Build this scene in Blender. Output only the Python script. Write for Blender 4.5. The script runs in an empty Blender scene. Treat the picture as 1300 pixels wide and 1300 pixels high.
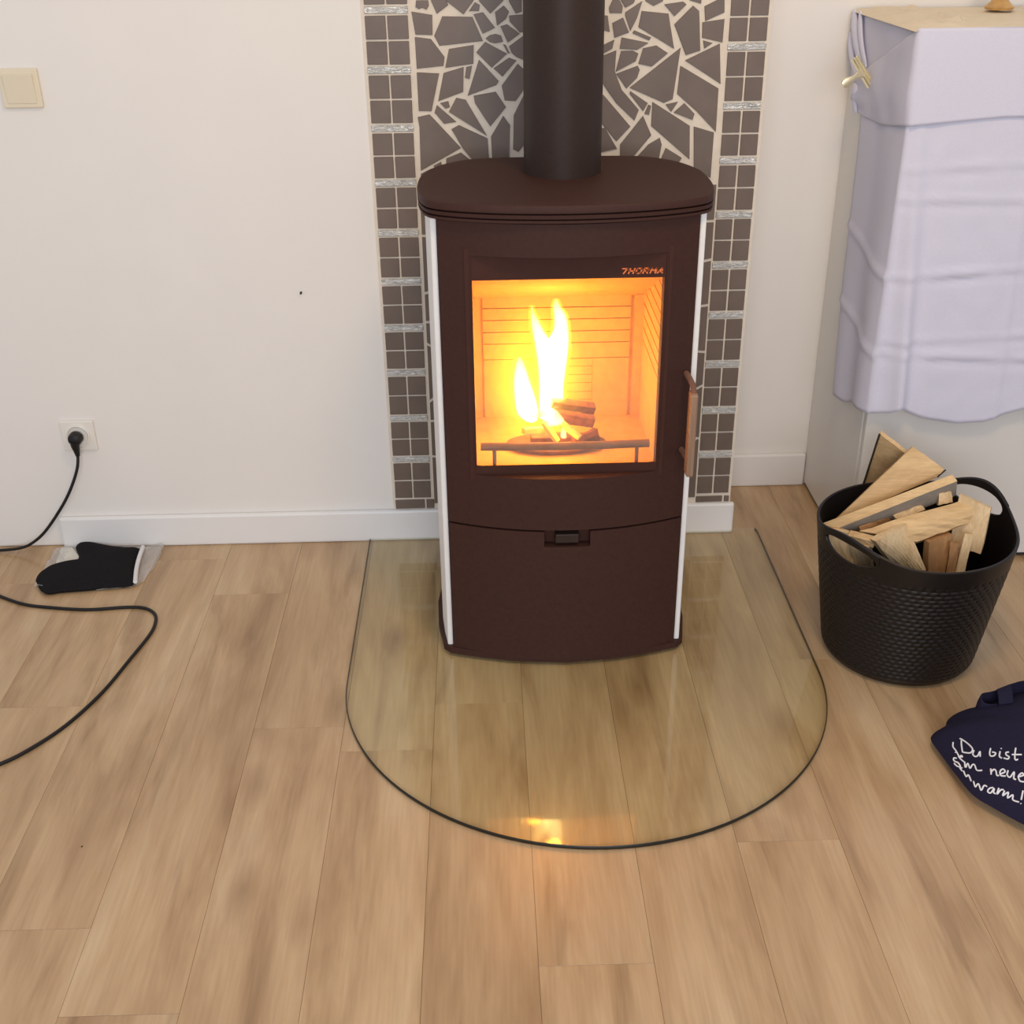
import bpy, bmesh, math, random
from mathutils import Vector, Matrix, noise

C = bpy.context.scene
COL = C.collection
random.seed(7)

# ------------------------------------------------------------------ camera
cam_d = bpy.data.cameras.new('camera')
cam = bpy.data.objects.new('camera', cam_d)
COL.objects.link(cam)
cam.matrix_world = Matrix(((0.99953, 0.02296, -0.02033, 0.0),
                           (-0.028713, 0.467774, -0.883382, -2.7359),
                           (-0.010773, 0.88355, 0.468213, 1.52),
                           (0, 0, 0, 1)))
cam_d.sensor_width = 36.0
cam_d.lens = 41.396
cam_d.clip_start = 0.05
C.camera = cam

# ------------------------------------------------------------------ world, lights, exposure
W = bpy.data.worlds.new('room_light')
C.world = W
W.use_nodes = True
bg = W.node_tree.nodes['Background']
bg.inputs[0].default_value = (0.93, 0.95, 1.0, 1)
bg.inputs[1].default_value = 0.52


def area(name, loc, target, sx, sy, power, col):
    d = bpy.data.lights.new(name, 'AREA')
    d.shape = 'RECTANGLE'
    d.size, d.size_y = sx, sy
    d.energy = power
    d.color = col
    o = bpy.data.objects.new(name, d)
    COL.objects.link(o)
    o.location = loc
    o.rotation_euler = (Vector(target) - Vector(loc)).to_track_quat('-Z', 'Y').to_euler()
    return o


area('window_daylight', (0.0, -5.2, 1.9), (0.25, 0.0, 0.5), 2.8, 1.6, 84, (0.90, 0.93, 1.0))
pd = bpy.data.lights.new('ceiling_lamp', 'POINT')
pd.energy = 52
pd.color = (1.0, 0.68, 0.34)
pd.shadow_soft_size = 0.22
po = bpy.data.objects.new('ceiling_lamp', pd)
COL.objects.link(po)
po.location = (0.45, -1.5, 2.55)

C.view_settings.view_transform = 'Standard'
C.view_settings.look = 'None'
C.view_settings.gamma = 1.0
C.view_settings.use_curve_mapping = False
C.view_settings.exposure = 0.12

# ------------------------------------------------------------------ baked measurements (metres)
SHARDS = [[(-0.128, 1.3111), (-0.1024, 1.3108), (-0.1015, 1.3003), (-0.1067, 1.2925), (-0.1159, 1.2965), (-0.1231, 1.294), (-0.1301, 1.298)], [(-0.0949, 1.3211), (-0.0693, 1.3208), (-0.0601, 1.3011), (-0.085, 1.2843), (-0.0967, 1.3107)], [(-0.0606, 1.3259), (0.0004, 1.3251), (-0.0057, 1.3095), (-0.0279, 1.2822), (-0.0641, 1.309)], [(-0.003, 1.3056), (0.0069, 1.3002), (0.0052, 1.2884), (-0.0163, 1.2886)], [(0.0059, 1.3198), (0.0614, 1.3191), (0.0569, 1.3074), (0.0294, 1.2828), (0.0056, 1.3081)], [(0.0582, 1.2982), (0.0695, 1.2862), (0.0622, 1.2717), (0.0433, 1.2586), (0.0394, 1.2853)], [(0.0685, 1.319), (0.0969, 1.3187), (0.0967, 1.2858), (0.0838, 1.282), (0.0697, 1.3059)], [(-0.1391, 1.2889), (-0.0951, 1.2818), (-0.0962, 1.2418), (-0.1327, 1.2436)], [(-0.0738, 1.2788), (-0.0094, 1.2767), (0.0124, 1.2282), (-0.0818, 1.22), (-0.0926, 1.2404), (-0.0785, 1.2683)], [(-0.0064, 1.2819), (0.0137, 1.2856), (0.0389, 1.2547), (0.0122, 1.243)], [(0.0505, 1.2572), (0.0649, 1.261), (0.0921, 1.2419), (0.0659, 1.2239)], [(0.0694, 1.2783), (0.1024, 1.2805), (0.1022, 1.2445), (0.0921, 1.2446), (0.0707, 1.2663)], [(0.0183, 1.2335), (0.0271, 1.2396), (0.0401, 1.2421), (0.0516, 1.2384), (0.0558, 1.2262), (0.0383, 1.2232), (0.0268, 1.2261)], [(-0.1344, 1.2383), (-0.1, 1.2338), (-0.072, 1.1968), (-0.0747, 1.179), (-0.1332, 1.1738)], [(-0.0618, 1.213), (-0.008, 1.2204), (-0.0096, 1.1822), (-0.0711, 1.1749)], [(0.0167, 1.2262), (0.0641, 1.2017), (0.0302, 1.1734), (-0.0026, 1.2054)], [(0.0687, 1.2166), (0.1022, 1.2391), (0.1019, 1.1875), (0.0844, 1.1946), (0.0743, 1.2029)], [(0.0557, 1.2208), (0.0615, 1.2194), (0.0699, 1.2016), (0.0656, 1.203)], [(0.0684, 1.1934), (0.0844, 1.1877), (0.0533, 1.1546), (0.0345, 1.172)], [(-0.1336, 1.1661), (-0.085, 1.1632), (-0.105, 1.0845), (-0.1331, 1.0855)], [(-0.0753, 1.1639), (-0.0311, 1.1757), (-0.0335, 1.1243), (-0.0893, 1.1055)], [(-0.0253, 1.1756), (-0.0126, 1.1782), (-0.0187, 1.1506), (-0.0288, 1.1535)], [(0.0028, 1.1903), (0.0452, 1.1455), (0.0398, 1.1372), (-0.024, 1.1158)], [(0.0872, 1.1808), (0.1018, 1.1682), (0.1015, 1.1293), (0.0821, 1.1029), (0.0576, 1.1047), (0.0515, 1.1357)], [(-0.0108, 1.1156), (0.0381, 1.1233), (0.0603, 1.0905), (0.0248, 1.0496), (-0.0082, 1.1)], [(-0.0851, 1.1012), (-0.0672, 1.1052), (-0.0641, 1.0924), (-0.0737, 1.0891)], [(-0.0492, 1.1119), (-0.0287, 1.1074), (0.017, 1.0295), (-0.0665, 1.0825)], [(-0.0926, 1.0971), (-0.0509, 1.0608), (-0.0779, 1.0569), (-0.0983, 1.0816)], [(-0.1361, 1.0722), (-0.1097, 1.0775), (-0.0423, 1.0042), (-0.1347, 0.9556), (-0.1332, 1.0506)], [(-0.0452, 1.0536), (0.0183, 1.0237), (0.0208, 0.9664), (-0.0086, 0.9669), (-0.0378, 1.0027), (-0.0619, 1.0452)], [(0.0541, 1.0721), (0.0688, 1.0518), (0.0657, 0.9656), (0.0278, 0.9663), (0.0259, 1.0279)], [(0.0774, 1.0731), (0.1015, 1.1181), (0.1008, 1.0092), (0.0871, 0.9933), (0.0751, 0.9994)], [(-0.0762, 0.9813), (-0.0426, 0.994), (-0.0205, 0.9759), (-0.0179, 0.9581), (-0.077, 0.9591)], [(-0.1055, 0.9655), (-0.0885, 0.9741), (-0.0846, 0.9592), (-0.0999, 0.955)], [(-0.1351, 0.9482), (-0.1103, 0.9597), (-0.1037, 0.9357), (-0.135, 0.9182)], [(0.2841, 1.2913), (0.2909, 1.3057), (0.2949, 1.3135), (0.3066, 1.3055), (0.3136, 1.2935), (0.3123, 1.2803), (0.2858, 1.2807)], [(0.3034, 1.316), (0.3434, 1.3155), (0.3369, 1.2998), (0.3194, 1.2908), (0.3095, 1.3054)], [(0.3197, 1.2816), (0.3554, 1.3035), (0.3452, 1.2706), (0.3317, 1.244), (0.319, 1.2763)], [(0.3577, 1.3153), (0.3992, 1.3148), (0.3998, 1.303), (0.3796, 1.2935), (0.3625, 1.3034)], [(0.403, 1.2963), (0.443, 1.3011), (0.4505, 1.2957), (0.4258, 1.2727)], [(0.4523, 1.3141), (0.4824, 1.3137), (0.482, 1.2966), (0.4572, 1.3035)], [(0.4896, 1.2912), (0.5202, 1.3053), (0.5317, 1.3052), (0.5337, 1.2787), (0.493, 1.2619)], [(0.2658, 1.277), (0.2817, 1.2754), (0.2869, 1.2433), (0.2665, 1.2489)], [(0.2922, 1.2606), (0.3149, 1.271), (0.3289, 1.2414), (0.2974, 1.231)], [(0.3547, 1.2837), (0.4126, 1.2777), (0.4285, 1.2069), (0.3488, 1.2518)], [(0.465, 1.2929), (0.4786, 1.2821), (0.486, 1.2026), (0.455, 1.1934), (0.4267, 1.2561)], [(0.4873, 1.2593), (0.5347, 1.2654), (0.5338, 1.2183), (0.4885, 1.2284)], [(0.3404, 1.2452), (0.3772, 1.2305), (0.3731, 1.2246), (0.3362, 1.2399)], [(0.3133, 1.2313), (0.3719, 1.2197), (0.3477, 1.2059), (0.3097, 1.2086)], [(0.2645, 1.2125), (0.2975, 1.227), (0.2937, 1.2094), (0.2649, 1.1948)], [(0.3128, 1.2037), (0.339, 1.2038), (0.3509, 1.1982), (0.3457, 1.1826), (0.3024, 1.1612)], [(0.3607, 1.2084), (0.3896, 1.214), (0.4152, 1.1981), (0.3814, 1.1711), (0.3518, 1.1771)], [(0.4912, 1.2229), (0.512, 1.2172), (0.4946, 1.206)], [(0.443, 1.2086), (0.4312, 1.1019), (0.4116, 1.0942), (0.3345, 1.1273)], [(0.5281, 1.2156), (0.5356, 1.1327), (0.4542, 1.1825)], [(0.2664, 1.192), (0.3025, 1.2052), (0.3003, 1.1626), (0.3169, 1.1233), (0.3565, 1.0803), (0.3475, 1.0575), (0.3059, 1.0953), (0.2782, 1.1323), (0.2674, 1.1492)], [(0.304, 1.157), (0.3505, 1.1729), (0.3552, 1.1646), (0.35, 1.148), (0.3271, 1.126)], [(0.4445, 1.1716), (0.5318, 1.1229), (0.5324, 1.03), (0.4858, 1.0754), (0.4404, 1.113)], [(0.3362, 1.1202), (0.3759, 1.0942), (0.3661, 1.0773), (0.3349, 1.1146)], [(0.3775, 1.0908), (0.3836, 1.0884), (0.3799, 1.069), (0.3694, 1.0715)], [(0.3862, 1.0969), (0.4727, 1.044), (0.4765, 0.9707), (0.3855, 1.0454)], [(0.4163, 1.0907), (0.4428, 1.096), (0.429, 1.0749)], [(0.4579, 1.093), (0.4817, 1.0698), (0.478, 1.0569), (0.4351, 1.0733)], [(0.2668, 1.1156), (0.2772, 1.1127), (0.339, 1.0447), (0.3084, 1.0132), (0.2681, 1.0602)], [(0.3666, 1.0672), (0.387, 1.025), (0.3518, 0.9831), (0.3403, 0.967), (0.3183, 0.9674), (0.3171, 1.0057)], [(0.4063, 1.0189), (0.4115, 1.0042), (0.4056, 0.9689), (0.3493, 0.9698), (0.3812, 1.0047)], [(0.421, 0.9967), (0.4587, 0.974), (0.4503, 0.9593), (0.4102, 0.9688)], [(0.4819, 1.0424), (0.528, 1.0286), (0.5273, 0.928), (0.4877, 0.9482)], [(0.2685, 1.0414), (0.282, 1.0427), (0.3104, 0.997), (0.2698, 0.9889)], [(-0.139, 0.105), (-0.0973, 0.105), (-0.0169, 0.2091), (-0.0422, 0.225), (-0.139, 0.2356)], [(-0.0408, 0.3377), (-0.139, 0.3336), (-0.139, 0.2427), (-0.0444, 0.2323)], [(-0.0459, 0.4604), (-0.139, 0.3861), (-0.139, 0.3406), (-0.0383, 0.3448), (-0.0351, 0.3467), (-0.0144, 0.382)], [(-0.139, 0.5369), (-0.139, 0.3951), (-0.0476, 0.468), (-0.0471, 0.4711), (-0.0563, 0.4883)], [(0.0022, 0.6001), (-0.139, 0.5927), (-0.139, 0.5451), (-0.055, 0.4956)], [(-0.0892, 0.6786), (-0.139, 0.6643), (-0.139, 0.5997), (0.007, 0.6074), (0.0136, 0.6124), (0.0133, 0.6243)], [(-0.139, 0.8031), (-0.139, 0.6716), (-0.0907, 0.6854), (-0.0576, 0.7247), (-0.0553, 0.7994)], [(-0.0317, 0.9122), (-0.139, 0.9122), (-0.139, 0.8101), (-0.0525, 0.8063), (-0.0166, 0.8266)], [(-0.0884, 0.105), (0.0537, 0.105), (0.0055, 0.2043), (-0.0103, 0.2063)], [(-0.0329, 0.3399), (-0.0338, 0.3393), (-0.0374, 0.2303), (-0.0106, 0.2134), (0.0065, 0.2112), (0.0399, 0.2448), (0.0447, 0.2749)], [(0.0321, 0.3772), (-0.0085, 0.3781), (-0.028, 0.345), (0.0479, 0.2814), (0.0839, 0.3289)], [(0.0557, 0.4813), (-0.0404, 0.4686), (-0.0408, 0.4665), (-0.0081, 0.3851), (0.0317, 0.3842), (0.0791, 0.4485)], [(0.0172, 0.6063), (0.011, 0.6016), (-0.0496, 0.4908), (-0.0415, 0.4755), (0.0548, 0.4883), (0.0712, 0.5346), (0.0674, 0.5685)], [(-0.0529, 0.7194), (-0.0833, 0.6834), (0.0151, 0.6313), (0.0331, 0.6726), (0.0247, 0.6958)], [(-0.0124, 0.8209), (-0.0483, 0.8007), (-0.0505, 0.726), (0.0245, 0.7032), (0.0366, 0.8006), (0.0323, 0.804)], [(0.0764, 0.9122), (-0.0246, 0.9122), (-0.0096, 0.8273), (0.0321, 0.8116)], [(0.0615, 0.105), (0.1017, 0.105), (0.134, 0.2184), (0.0443, 0.2393), (0.012, 0.2068)], [(0.1442, 0.337), (0.0906, 0.3261), (0.0517, 0.2749), (0.0472, 0.2458), (0.1342, 0.2255), (0.1634, 0.3107)], [(0.0847, 0.4443), (0.0382, 0.3811), (0.0897, 0.3331), (0.1428, 0.3439), (0.1536, 0.3876), (0.1277, 0.4292)], [(0.1642, 0.5035), (0.077, 0.5299), (0.0612, 0.4856), (0.0856, 0.4514), (0.1283, 0.4364)], [(0.1628, 0.6065), (0.0745, 0.5682), (0.078, 0.5369), (0.166, 0.5103), (0.1819, 0.5817)], [(0.0393, 0.6694), (0.0203, 0.6258), (0.0206, 0.6125), (0.0712, 0.5744), (0.1606, 0.6132), (0.1666, 0.6911)], [(0.0434, 0.7983), (0.031, 0.6991), (0.0392, 0.6765), (0.1683, 0.6985), (0.1693, 0.7001), (0.1309, 0.7912)], [(0.1176, 0.9122), (0.0841, 0.9122), (0.0383, 0.8082), (0.0417, 0.8055), (0.1315, 0.7982), (0.1371, 0.807)], [(0.1089, 0.105), (0.2196, 0.105), (0.2236, 0.1694), (0.2127, 0.1896), (0.1402, 0.2143)], [(0.2373, 0.2857), (0.1695, 0.3069), (0.1403, 0.2217), (0.2128, 0.197)], [(0.2212, 0.4079), (0.1603, 0.3855), (0.1495, 0.3417), (0.1694, 0.3142), (0.2417, 0.2917), (0.2796, 0.3023), (0.2868, 0.3174)], [(0.1705, 0.5004), (0.134, 0.4323), (0.1588, 0.3924), (0.2202, 0.415), (0.2359, 0.4362), (0.2262, 0.477)], [(0.2675, 0.5623), (0.1884, 0.5784), (0.1725, 0.5072), (0.2281, 0.4838), (0.2773, 0.5459)], [(0.2252, 0.7015), (0.1753, 0.6964), (0.1738, 0.6942), (0.1675, 0.6119), (0.1877, 0.5857), (0.2674, 0.5695), (0.2768, 0.5987)], [(0.2169, 0.845), (0.1432, 0.8037), (0.1373, 0.7942), (0.1755, 0.7035), (0.2262, 0.7086), (0.2526, 0.7215), (0.2593, 0.8224)], [(0.2152, 0.9122), (0.1247, 0.9122), (0.1433, 0.8118), (0.2134, 0.8511)], [(0.2266, 0.105), (0.3611, 0.105), (0.3433, 0.2118), (0.3378, 0.215), (0.2305, 0.1679)], [(0.2806, 0.2953), (0.2444, 0.2852), (0.2189, 0.1929), (0.2287, 0.1747), (0.3327, 0.2204)], [(0.3434, 0.4305), (0.2414, 0.4319), (0.2268, 0.4121), (0.2915, 0.3229), (0.2939, 0.325), (0.3466, 0.4264)], [(0.2826, 0.5413), (0.233, 0.4787), (0.2425, 0.4389), (0.3413, 0.4376), (0.3335, 0.5173)], [(0.3427, 0.6426), (0.2836, 0.5968), (0.2736, 0.5659), (0.284, 0.5484), (0.3365, 0.5237), (0.3524, 0.5351), (0.3548, 0.6268)], [(0.2566, 0.7156), (0.2319, 0.7036), (0.2818, 0.6043), (0.3399, 0.6493), (0.3408, 0.6808), (0.3142, 0.7098)], [(0.3068, 0.8345), (0.2662, 0.8218), (0.2597, 0.7223), (0.314, 0.7169), (0.3502, 0.7816)], [(0.3398, 0.9122), (0.2222, 0.9122), (0.2204, 0.851), (0.2633, 0.8282), (0.3055, 0.8414)], [(0.3682, 0.105), (0.469, 0.105), (0.4609, 0.1736), (0.408, 0.2423), (0.3504, 0.2121)], [(0.2979, 0.3192), (0.2937, 0.3156), (0.2861, 0.2997), (0.3404, 0.2215), (0.3466, 0.218), (0.4066, 0.2494), (0.4446, 0.3083)], [(0.4093, 0.4076), (0.3525, 0.4226), (0.3022, 0.3259), (0.4475, 0.3151), (0.443, 0.3638)], [(0.4386, 0.5461), (0.3573, 0.53), (0.3405, 0.518), (0.3486, 0.4353), (0.3528, 0.4298), (0.4098, 0.4147), (0.4718, 0.5122)], [(0.3617, 0.6234), (0.3595, 0.5376), (0.4365, 0.5528), (0.4396, 0.6015)], [(0.437, 0.6959), (0.3478, 0.6792), (0.3469, 0.6487), (0.3604, 0.631), (0.4417, 0.6082), (0.4446, 0.613)], [(0.401, 0.7868), (0.3567, 0.7789), (0.3202, 0.7137), (0.3456, 0.6859), (0.4381, 0.7032), (0.4502, 0.719)], [(0.3902, 0.9122), (0.3475, 0.9122), (0.3121, 0.839), (0.3558, 0.7858), (0.4, 0.7937), (0.4143, 0.8262)], [(0.476, 0.105), (0.542, 0.105), (0.542, 0.27), (0.5376, 0.2706), (0.4679, 0.1741)], [(0.4524, 0.3075), (0.4133, 0.2469), (0.4642, 0.1809), (0.5307, 0.2729)], [(0.542, 0.2771), (0.542, 0.4137), (0.4501, 0.3632), (0.4546, 0.3142), (0.537, 0.2777)], [(0.542, 0.4217), (0.542, 0.5029), (0.478, 0.509), (0.4156, 0.4109), (0.4474, 0.3697)], [(0.542, 0.5099), (0.542, 0.6223), (0.4504, 0.6089), (0.4468, 0.603), (0.4434, 0.5512), (0.4778, 0.516)], [(0.542, 0.6294), (0.542, 0.734), (0.4566, 0.7158), (0.4437, 0.699), (0.4514, 0.6161)], [(0.542, 0.7411), (0.542, 0.8255), (0.4204, 0.8225), (0.4065, 0.791), (0.4561, 0.7228)], [(0.542, 0.8325), (0.542, 0.9122), (0.3974, 0.9122), (0.4207, 0.8295)], [(0.1084, 0.9182), (0.219, 0.9182), (0.1876, 0.9876), (0.1084, 0.9834)], [(0.1842, 1.0757), (0.1084, 1.0686), (0.1084, 0.9904), (0.188, 0.9947), (0.189, 0.9959), (0.2058, 1.0529)], [(0.1703, 1.1472), (0.1084, 1.1108), (0.1084, 1.0756), (0.1823, 1.0826), (0.1843, 1.1258)], [(0.1084, 1.2004), (0.1084, 1.1189), (0.1681, 1.154), (0.1699, 1.1773), (0.1571, 1.1991)], [(0.1796, 1.2614), (0.1084, 1.2735), (0.1084, 1.2074), (0.1568, 1.2061)], [(0.1622, 1.335), (0.1084, 1.335), (0.1084, 1.2806), (0.1834, 1.2679), (0.1853, 1.2697)], [(0.2267, 0.9182), (0.2585, 0.9182), (0.2585, 0.9925), (0.1938, 0.9907), (0.1938, 0.9907)], [(0.2585, 0.9995), (0.2585, 1.0663), (0.2126, 1.0511), (0.1969, 0.9978)], [(0.2585, 1.0737), (0.2585, 1.1241), (0.1911, 1.1233), (0.1892, 1.0807), (0.2108, 1.0579)], [(0.2585, 1.1311), (0.2585, 1.1805), (0.1768, 1.1749), (0.175, 1.1528), (0.1897, 1.1303)], [(0.2585, 1.1876), (0.2585, 1.2662), (0.1908, 1.2653), (0.1875, 1.2621), (0.163, 1.2028), (0.1754, 1.1818)], [(0.2585, 1.2732), (0.2585, 1.335), (0.1696, 1.335), (0.1918, 1.2723)], [(-0.1349, 1.34), (-0.0745, 1.34), (-0.0499, 1.395), (-0.056, 1.403)], [(-0.0621, 1.425), (-0.139, 1.425), (-0.139, 1.3457), (-0.0592, 1.4094)], [(-0.0669, 1.34), (-0.003, 1.34), (-0.0079, 1.3668), (-0.0443, 1.3904)], [(0.0257, 1.425), (-0.055, 1.425), (-0.0521, 1.4094), (-0.0435, 1.3981), (-0.0053, 1.3735), (0.0244, 1.4075)], [(0.0041, 1.34), (0.085, 1.34), (0.0852, 1.3675), (0.0285, 1.4015), (-0.0009, 1.3679)], [(0.0884, 1.425), (0.0328, 1.425), (0.0315, 1.4079), (0.0875, 1.3743), (0.0887, 1.3763)], [(0.092, 1.34), (0.1544, 1.34), (0.1647, 1.4023), (0.0946, 1.3726), (0.0922, 1.3685)], [(0.1641, 1.425), (0.0954, 1.425), (0.0957, 1.3807), (0.164, 1.4097)], [(0.1615, 1.34), (0.229, 1.34), (0.2232, 1.3697), (0.1713, 1.3994)], [(0.2488, 1.425), (0.1711, 1.425), (0.171, 1.4081), (0.1713, 1.4075), (0.2254, 1.3766), (0.2479, 1.4083)], [(0.2362, 1.34), (0.2851, 1.34), (0.2928, 1.3753), (0.2522, 1.4023), (0.2301, 1.3711)], [(0.3077, 1.425), (0.2558, 1.425), (0.2549, 1.4089), (0.2964, 1.3813), (0.3095, 1.393)], [(0.2923, 1.34), (0.3744, 1.34), (0.3718, 1.3705), (0.3139, 1.3876), (0.2999, 1.3751)], [(0.3837, 1.425), (0.3147, 1.425), (0.3164, 1.3942), (0.373, 1.3774), (0.3845, 1.4041)], [(0.3814, 1.34), (0.4551, 1.34), (0.4585, 1.382), (0.3901, 1.3993), (0.3786, 1.3726)], [(0.4738, 1.425), (0.3907, 1.425), (0.3915, 1.4062), (0.4609, 1.3886), (0.474, 1.4048)], [(0.4621, 1.34), (0.542, 1.34), (0.542, 1.3699), (0.4785, 1.3993), (0.4656, 1.3833)], [(0.542, 1.3776), (0.542, 1.425), (0.4808, 1.425), (0.481, 1.4058)]]
WOOD = {'A': ([(0.8737, -0.3676, 0.44), (0.9352, -0.3857, 0.395), (0.9234, -0.268, 0.24), (0.898, -0.232, 0.22)], 0.012), 'B': ([(0.933, -0.4165, 0.43), (1.0029, -0.4439, 0.385), (0.9899, -0.4387, 0.365), (0.7615, -0.4638, 0.27)], 0.014), 'C': ([(1.0054, -0.4779, 0.39), (1.0126, -0.491, 0.38), (0.7632, -0.5125, 0.285), (0.7155, -0.5086, 0.29)], 0.05), 'D': ([(0.9332, -0.4723, 0.33), (0.9532, -0.4918, 0.315), (0.8937, -0.5063, 0.295), (0.8821, -0.49, 0.3)], 0.03), 'E': ([(0.9797, -0.4853, 0.35), (1.0045, -0.4882, 0.355), (1.0112, -0.4915, 0.33), (0.9791, -0.4962, 0.325)], 0.03), 'F': ([(0.8068, -0.5069, 0.285), (0.8763, -0.4906, 0.295), (0.8863, -0.486, 0.28), (0.8086, -0.5141, 0.275)], 0.03), 'G': ([(0.797, -0.5408, 0.29), (1.0205, -0.5129, 0.345), (1.0565, -0.5383, 0.315), (0.9132, -0.568, 0.275)], 0.03), 'H': ([(0.8114, -0.6039, 0.3), (0.8933, -0.5517, 0.31), (0.935, -0.5935, 0.22), (0.8879, -0.5613, 0.2)], 0.02), 'I': ([(1.0127, -0.5122, 0.36), (1.0674, -0.5529, 0.345), (1.0513, -0.582, 0.25), (1.0004, -0.5353, 0.25)], 0.02), 'J': ([(1.0086, -0.5804, 0.3), (1.0271, -0.5813, 0.3), (1.0121, -0.6077, 0.22), (0.9924, -0.6068, 0.22)], 0.014), 'K': ([(0.9364, -0.578, 0.28), (0.9917, -0.5615, 0.29), (0.9773, -0.5894, 0.21), (0.9422, -0.5877, 0.21)], 0.025), 'L': ([(0.9783, -0.5889, 0.285), (0.9934, -0.5969, 0.285), (0.9924, -0.6068, 0.22), (0.9734, -0.6059, 0.22)], 0.018), 'M': ([(0.7703, -0.5493, 0.285), (0.8189, -0.5798, 0.285), (0.8185, -0.5782, 0.27), (0.7824, -0.5492, 0.27)], 0.02), 'N': ([(0.7217, -0.5012, 0.285), (0.7776, -0.5293, 0.28), (0.7968, -0.5425, 0.2), (0.7494, -0.5109, 0.2)], 0.015), 'O': ([(0.7762, -0.5451, 0.27), (0.8092, -0.5763, 0.27), (0.8378, -0.5349, 0.19), (0.7971, -0.533, 0.19)], 0.015)}
MITT = [(-1.1216, -0.2061, 0.018), (-1.1305, -0.1883, 0.018), (-1.1326, -0.1587, 0.018), (-1.125, -0.1352, 0.018), (-1.1051, -0.1209, 0.018), (-1.0754, -0.1181, 0.018), (-1.0618, -0.1126, 0.018), (-1.0554, -0.0926, 0.018), (-1.0588, -0.0706, 0.018), (-1.0781, -0.0317, 0.018), (-1.0801, -0.009, 0.018), (-1.0674, 0.0015, 0.018), (-1.0436, -0.0042, 0.018), (-1.0148, -0.0166, 0.018), (-0.9797, -0.0299, 0.018), (-0.943, -0.0381, 0.018), (-0.9052, -0.045, 0.018), (-0.9016, -0.0968, 0.018), (-0.8938, -0.158, 0.018), (-0.881, -0.2202, 0.018), (-0.9373, -0.2319, 0.018), (-0.9939, -0.2407, 0.018), (-1.0511, -0.2466, 0.018), (-1.0812, -0.2536, 0.018), (-1.1013, -0.2414, 0.018)]
PACK = [(-1.1285, -0.099, 0.004), (-1.1332, -0.0396, 0.004), (-1.1189, -0.0147, 0.004), (-1.0908, -0.0031, 0.004), (-1.0562, 0.0313, 0.004), (-0.907, 0.0241, 0.004), (-0.858, 0.0484, 0.004), (-0.8496, -0.0435, 0.004), (-0.8546, -0.1661, 0.004), (-0.8749, -0.2177, 0.004), (-0.9389, -0.2347, 0.004), (-0.993, -0.2322, 0.004), (-1.0528, -0.2209, 0.004), (-1.1252, -0.2175, 0.004)]
CAB1 = [(-1.027, -0.02, 0.2769), (-1.0328, -0.02, 0.2397), (-1.055, -0.02, 0.1891), (-1.0865, -0.02, 0.1379), (-1.1398, -0.02, 0.0701), (-1.1815, -0.02, 0.0338), (-1.2198, -0.02, 0.016), (-1.2789, -0.02, 0.0069), (-1.362, -0.02, 0.0008)]
CAB2 = [(-1.4574, -0.1791, 0.004), (-1.2987, -0.1865, 0.004), (-1.197, -0.254, 0.004), (-1.1266, -0.2931, 0.004), (-1.0646, -0.31, 0.004), (-0.9662, -0.325, 0.004), (-0.8741, -0.3187, 0.004), (-0.8295, -0.3243, 0.004), (-0.799, -0.3499, 0.004), (-0.7872, -0.3879, 0.004), (-0.7882, -0.4408, 0.004), (-0.8086, -0.5375, 0.004), (-0.8363, -0.659, 0.004), (-0.8789, -0.7677, 0.004), (-0.9273, -0.8413, 0.004), (-0.9737, -0.8876, 0.004), (-1.0493, -0.9309, 0.004)]
FL_A = [(0.1446, 0.5103, 0.0085), (0.1453, 0.5432, 0.0211), (0.1459, 0.583, 0.0218), (0.1473, 0.6275, 0.025), (0.1511, 0.6712, 0.0256), (0.1599, 0.7072, 0.0164), (0.158, 0.7379, 0.013), (0.1513, 0.7566, 0.0081), (0.1496, 0.775, 0.0016)]
FL_B = [(0.1293, 0.5106, 0.0153), (0.1309, 0.5472, 0.0169), (0.1308, 0.5834, 0.0168), (0.1315, 0.6278, 0.0191), (0.1239, 0.6752, 0.0181), (0.114, 0.7013, 0.0131), (0.1059, 0.7271, 0.0082), (0.1018, 0.7441, 0.0041), (0.0998, 0.7593, 0.0015)]
FL_C = [(0.097, 0.5077, 0.0136), (0.0911, 0.5225, 0.0229), (0.087, 0.5446, 0.0236), (0.0825, 0.57, 0.0214), (0.078, 0.5953, 0.0176), (0.0757, 0.6184, 0.0133), (0.0742, 0.6379, 0.0083), (0.0735, 0.6519, 0.0025)]
FL_D = [(0.1644, 0.4858, 0.0059), (0.1635, 0.495, 0.0067), (0.1642, 0.5078, 0.0042), (0.1641, 0.5187, 0.0015)]
FL_E = [(0.1338, 0.515, 0.0117), (0.1422, 0.5203, 0.0234), (0.1437, 0.5348, 0.015), (0.1403, 0.5493, 0.005)]
BLOGS = [[(0.1404, -0.41, 0.5493), (0.2336, -0.39, 0.5261), 0.011], [(0.1444, -0.43, 0.5305), (0.2296, -0.42, 0.5078), 0.013], [(0.0919, -0.4, 0.517), (0.1321, -0.38, 0.5149), 0.008], [(0.1215, -0.45, 0.5215), (0.1506, -0.47, 0.4842), 0.006], [(0.0788, -0.43, 0.4936), (0.1271, -0.41, 0.4873), 0.008], [(0.1616, -0.45, 0.5188), (0.1971, -0.47, 0.4923), 0.006], [(0.0952, -0.44, 0.4774), (0.2424, -0.42, 0.4686), 0.01], [(0.1847, -0.46, 0.4807), (0.2359, -0.43, 0.4899), 0.008]]
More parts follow.
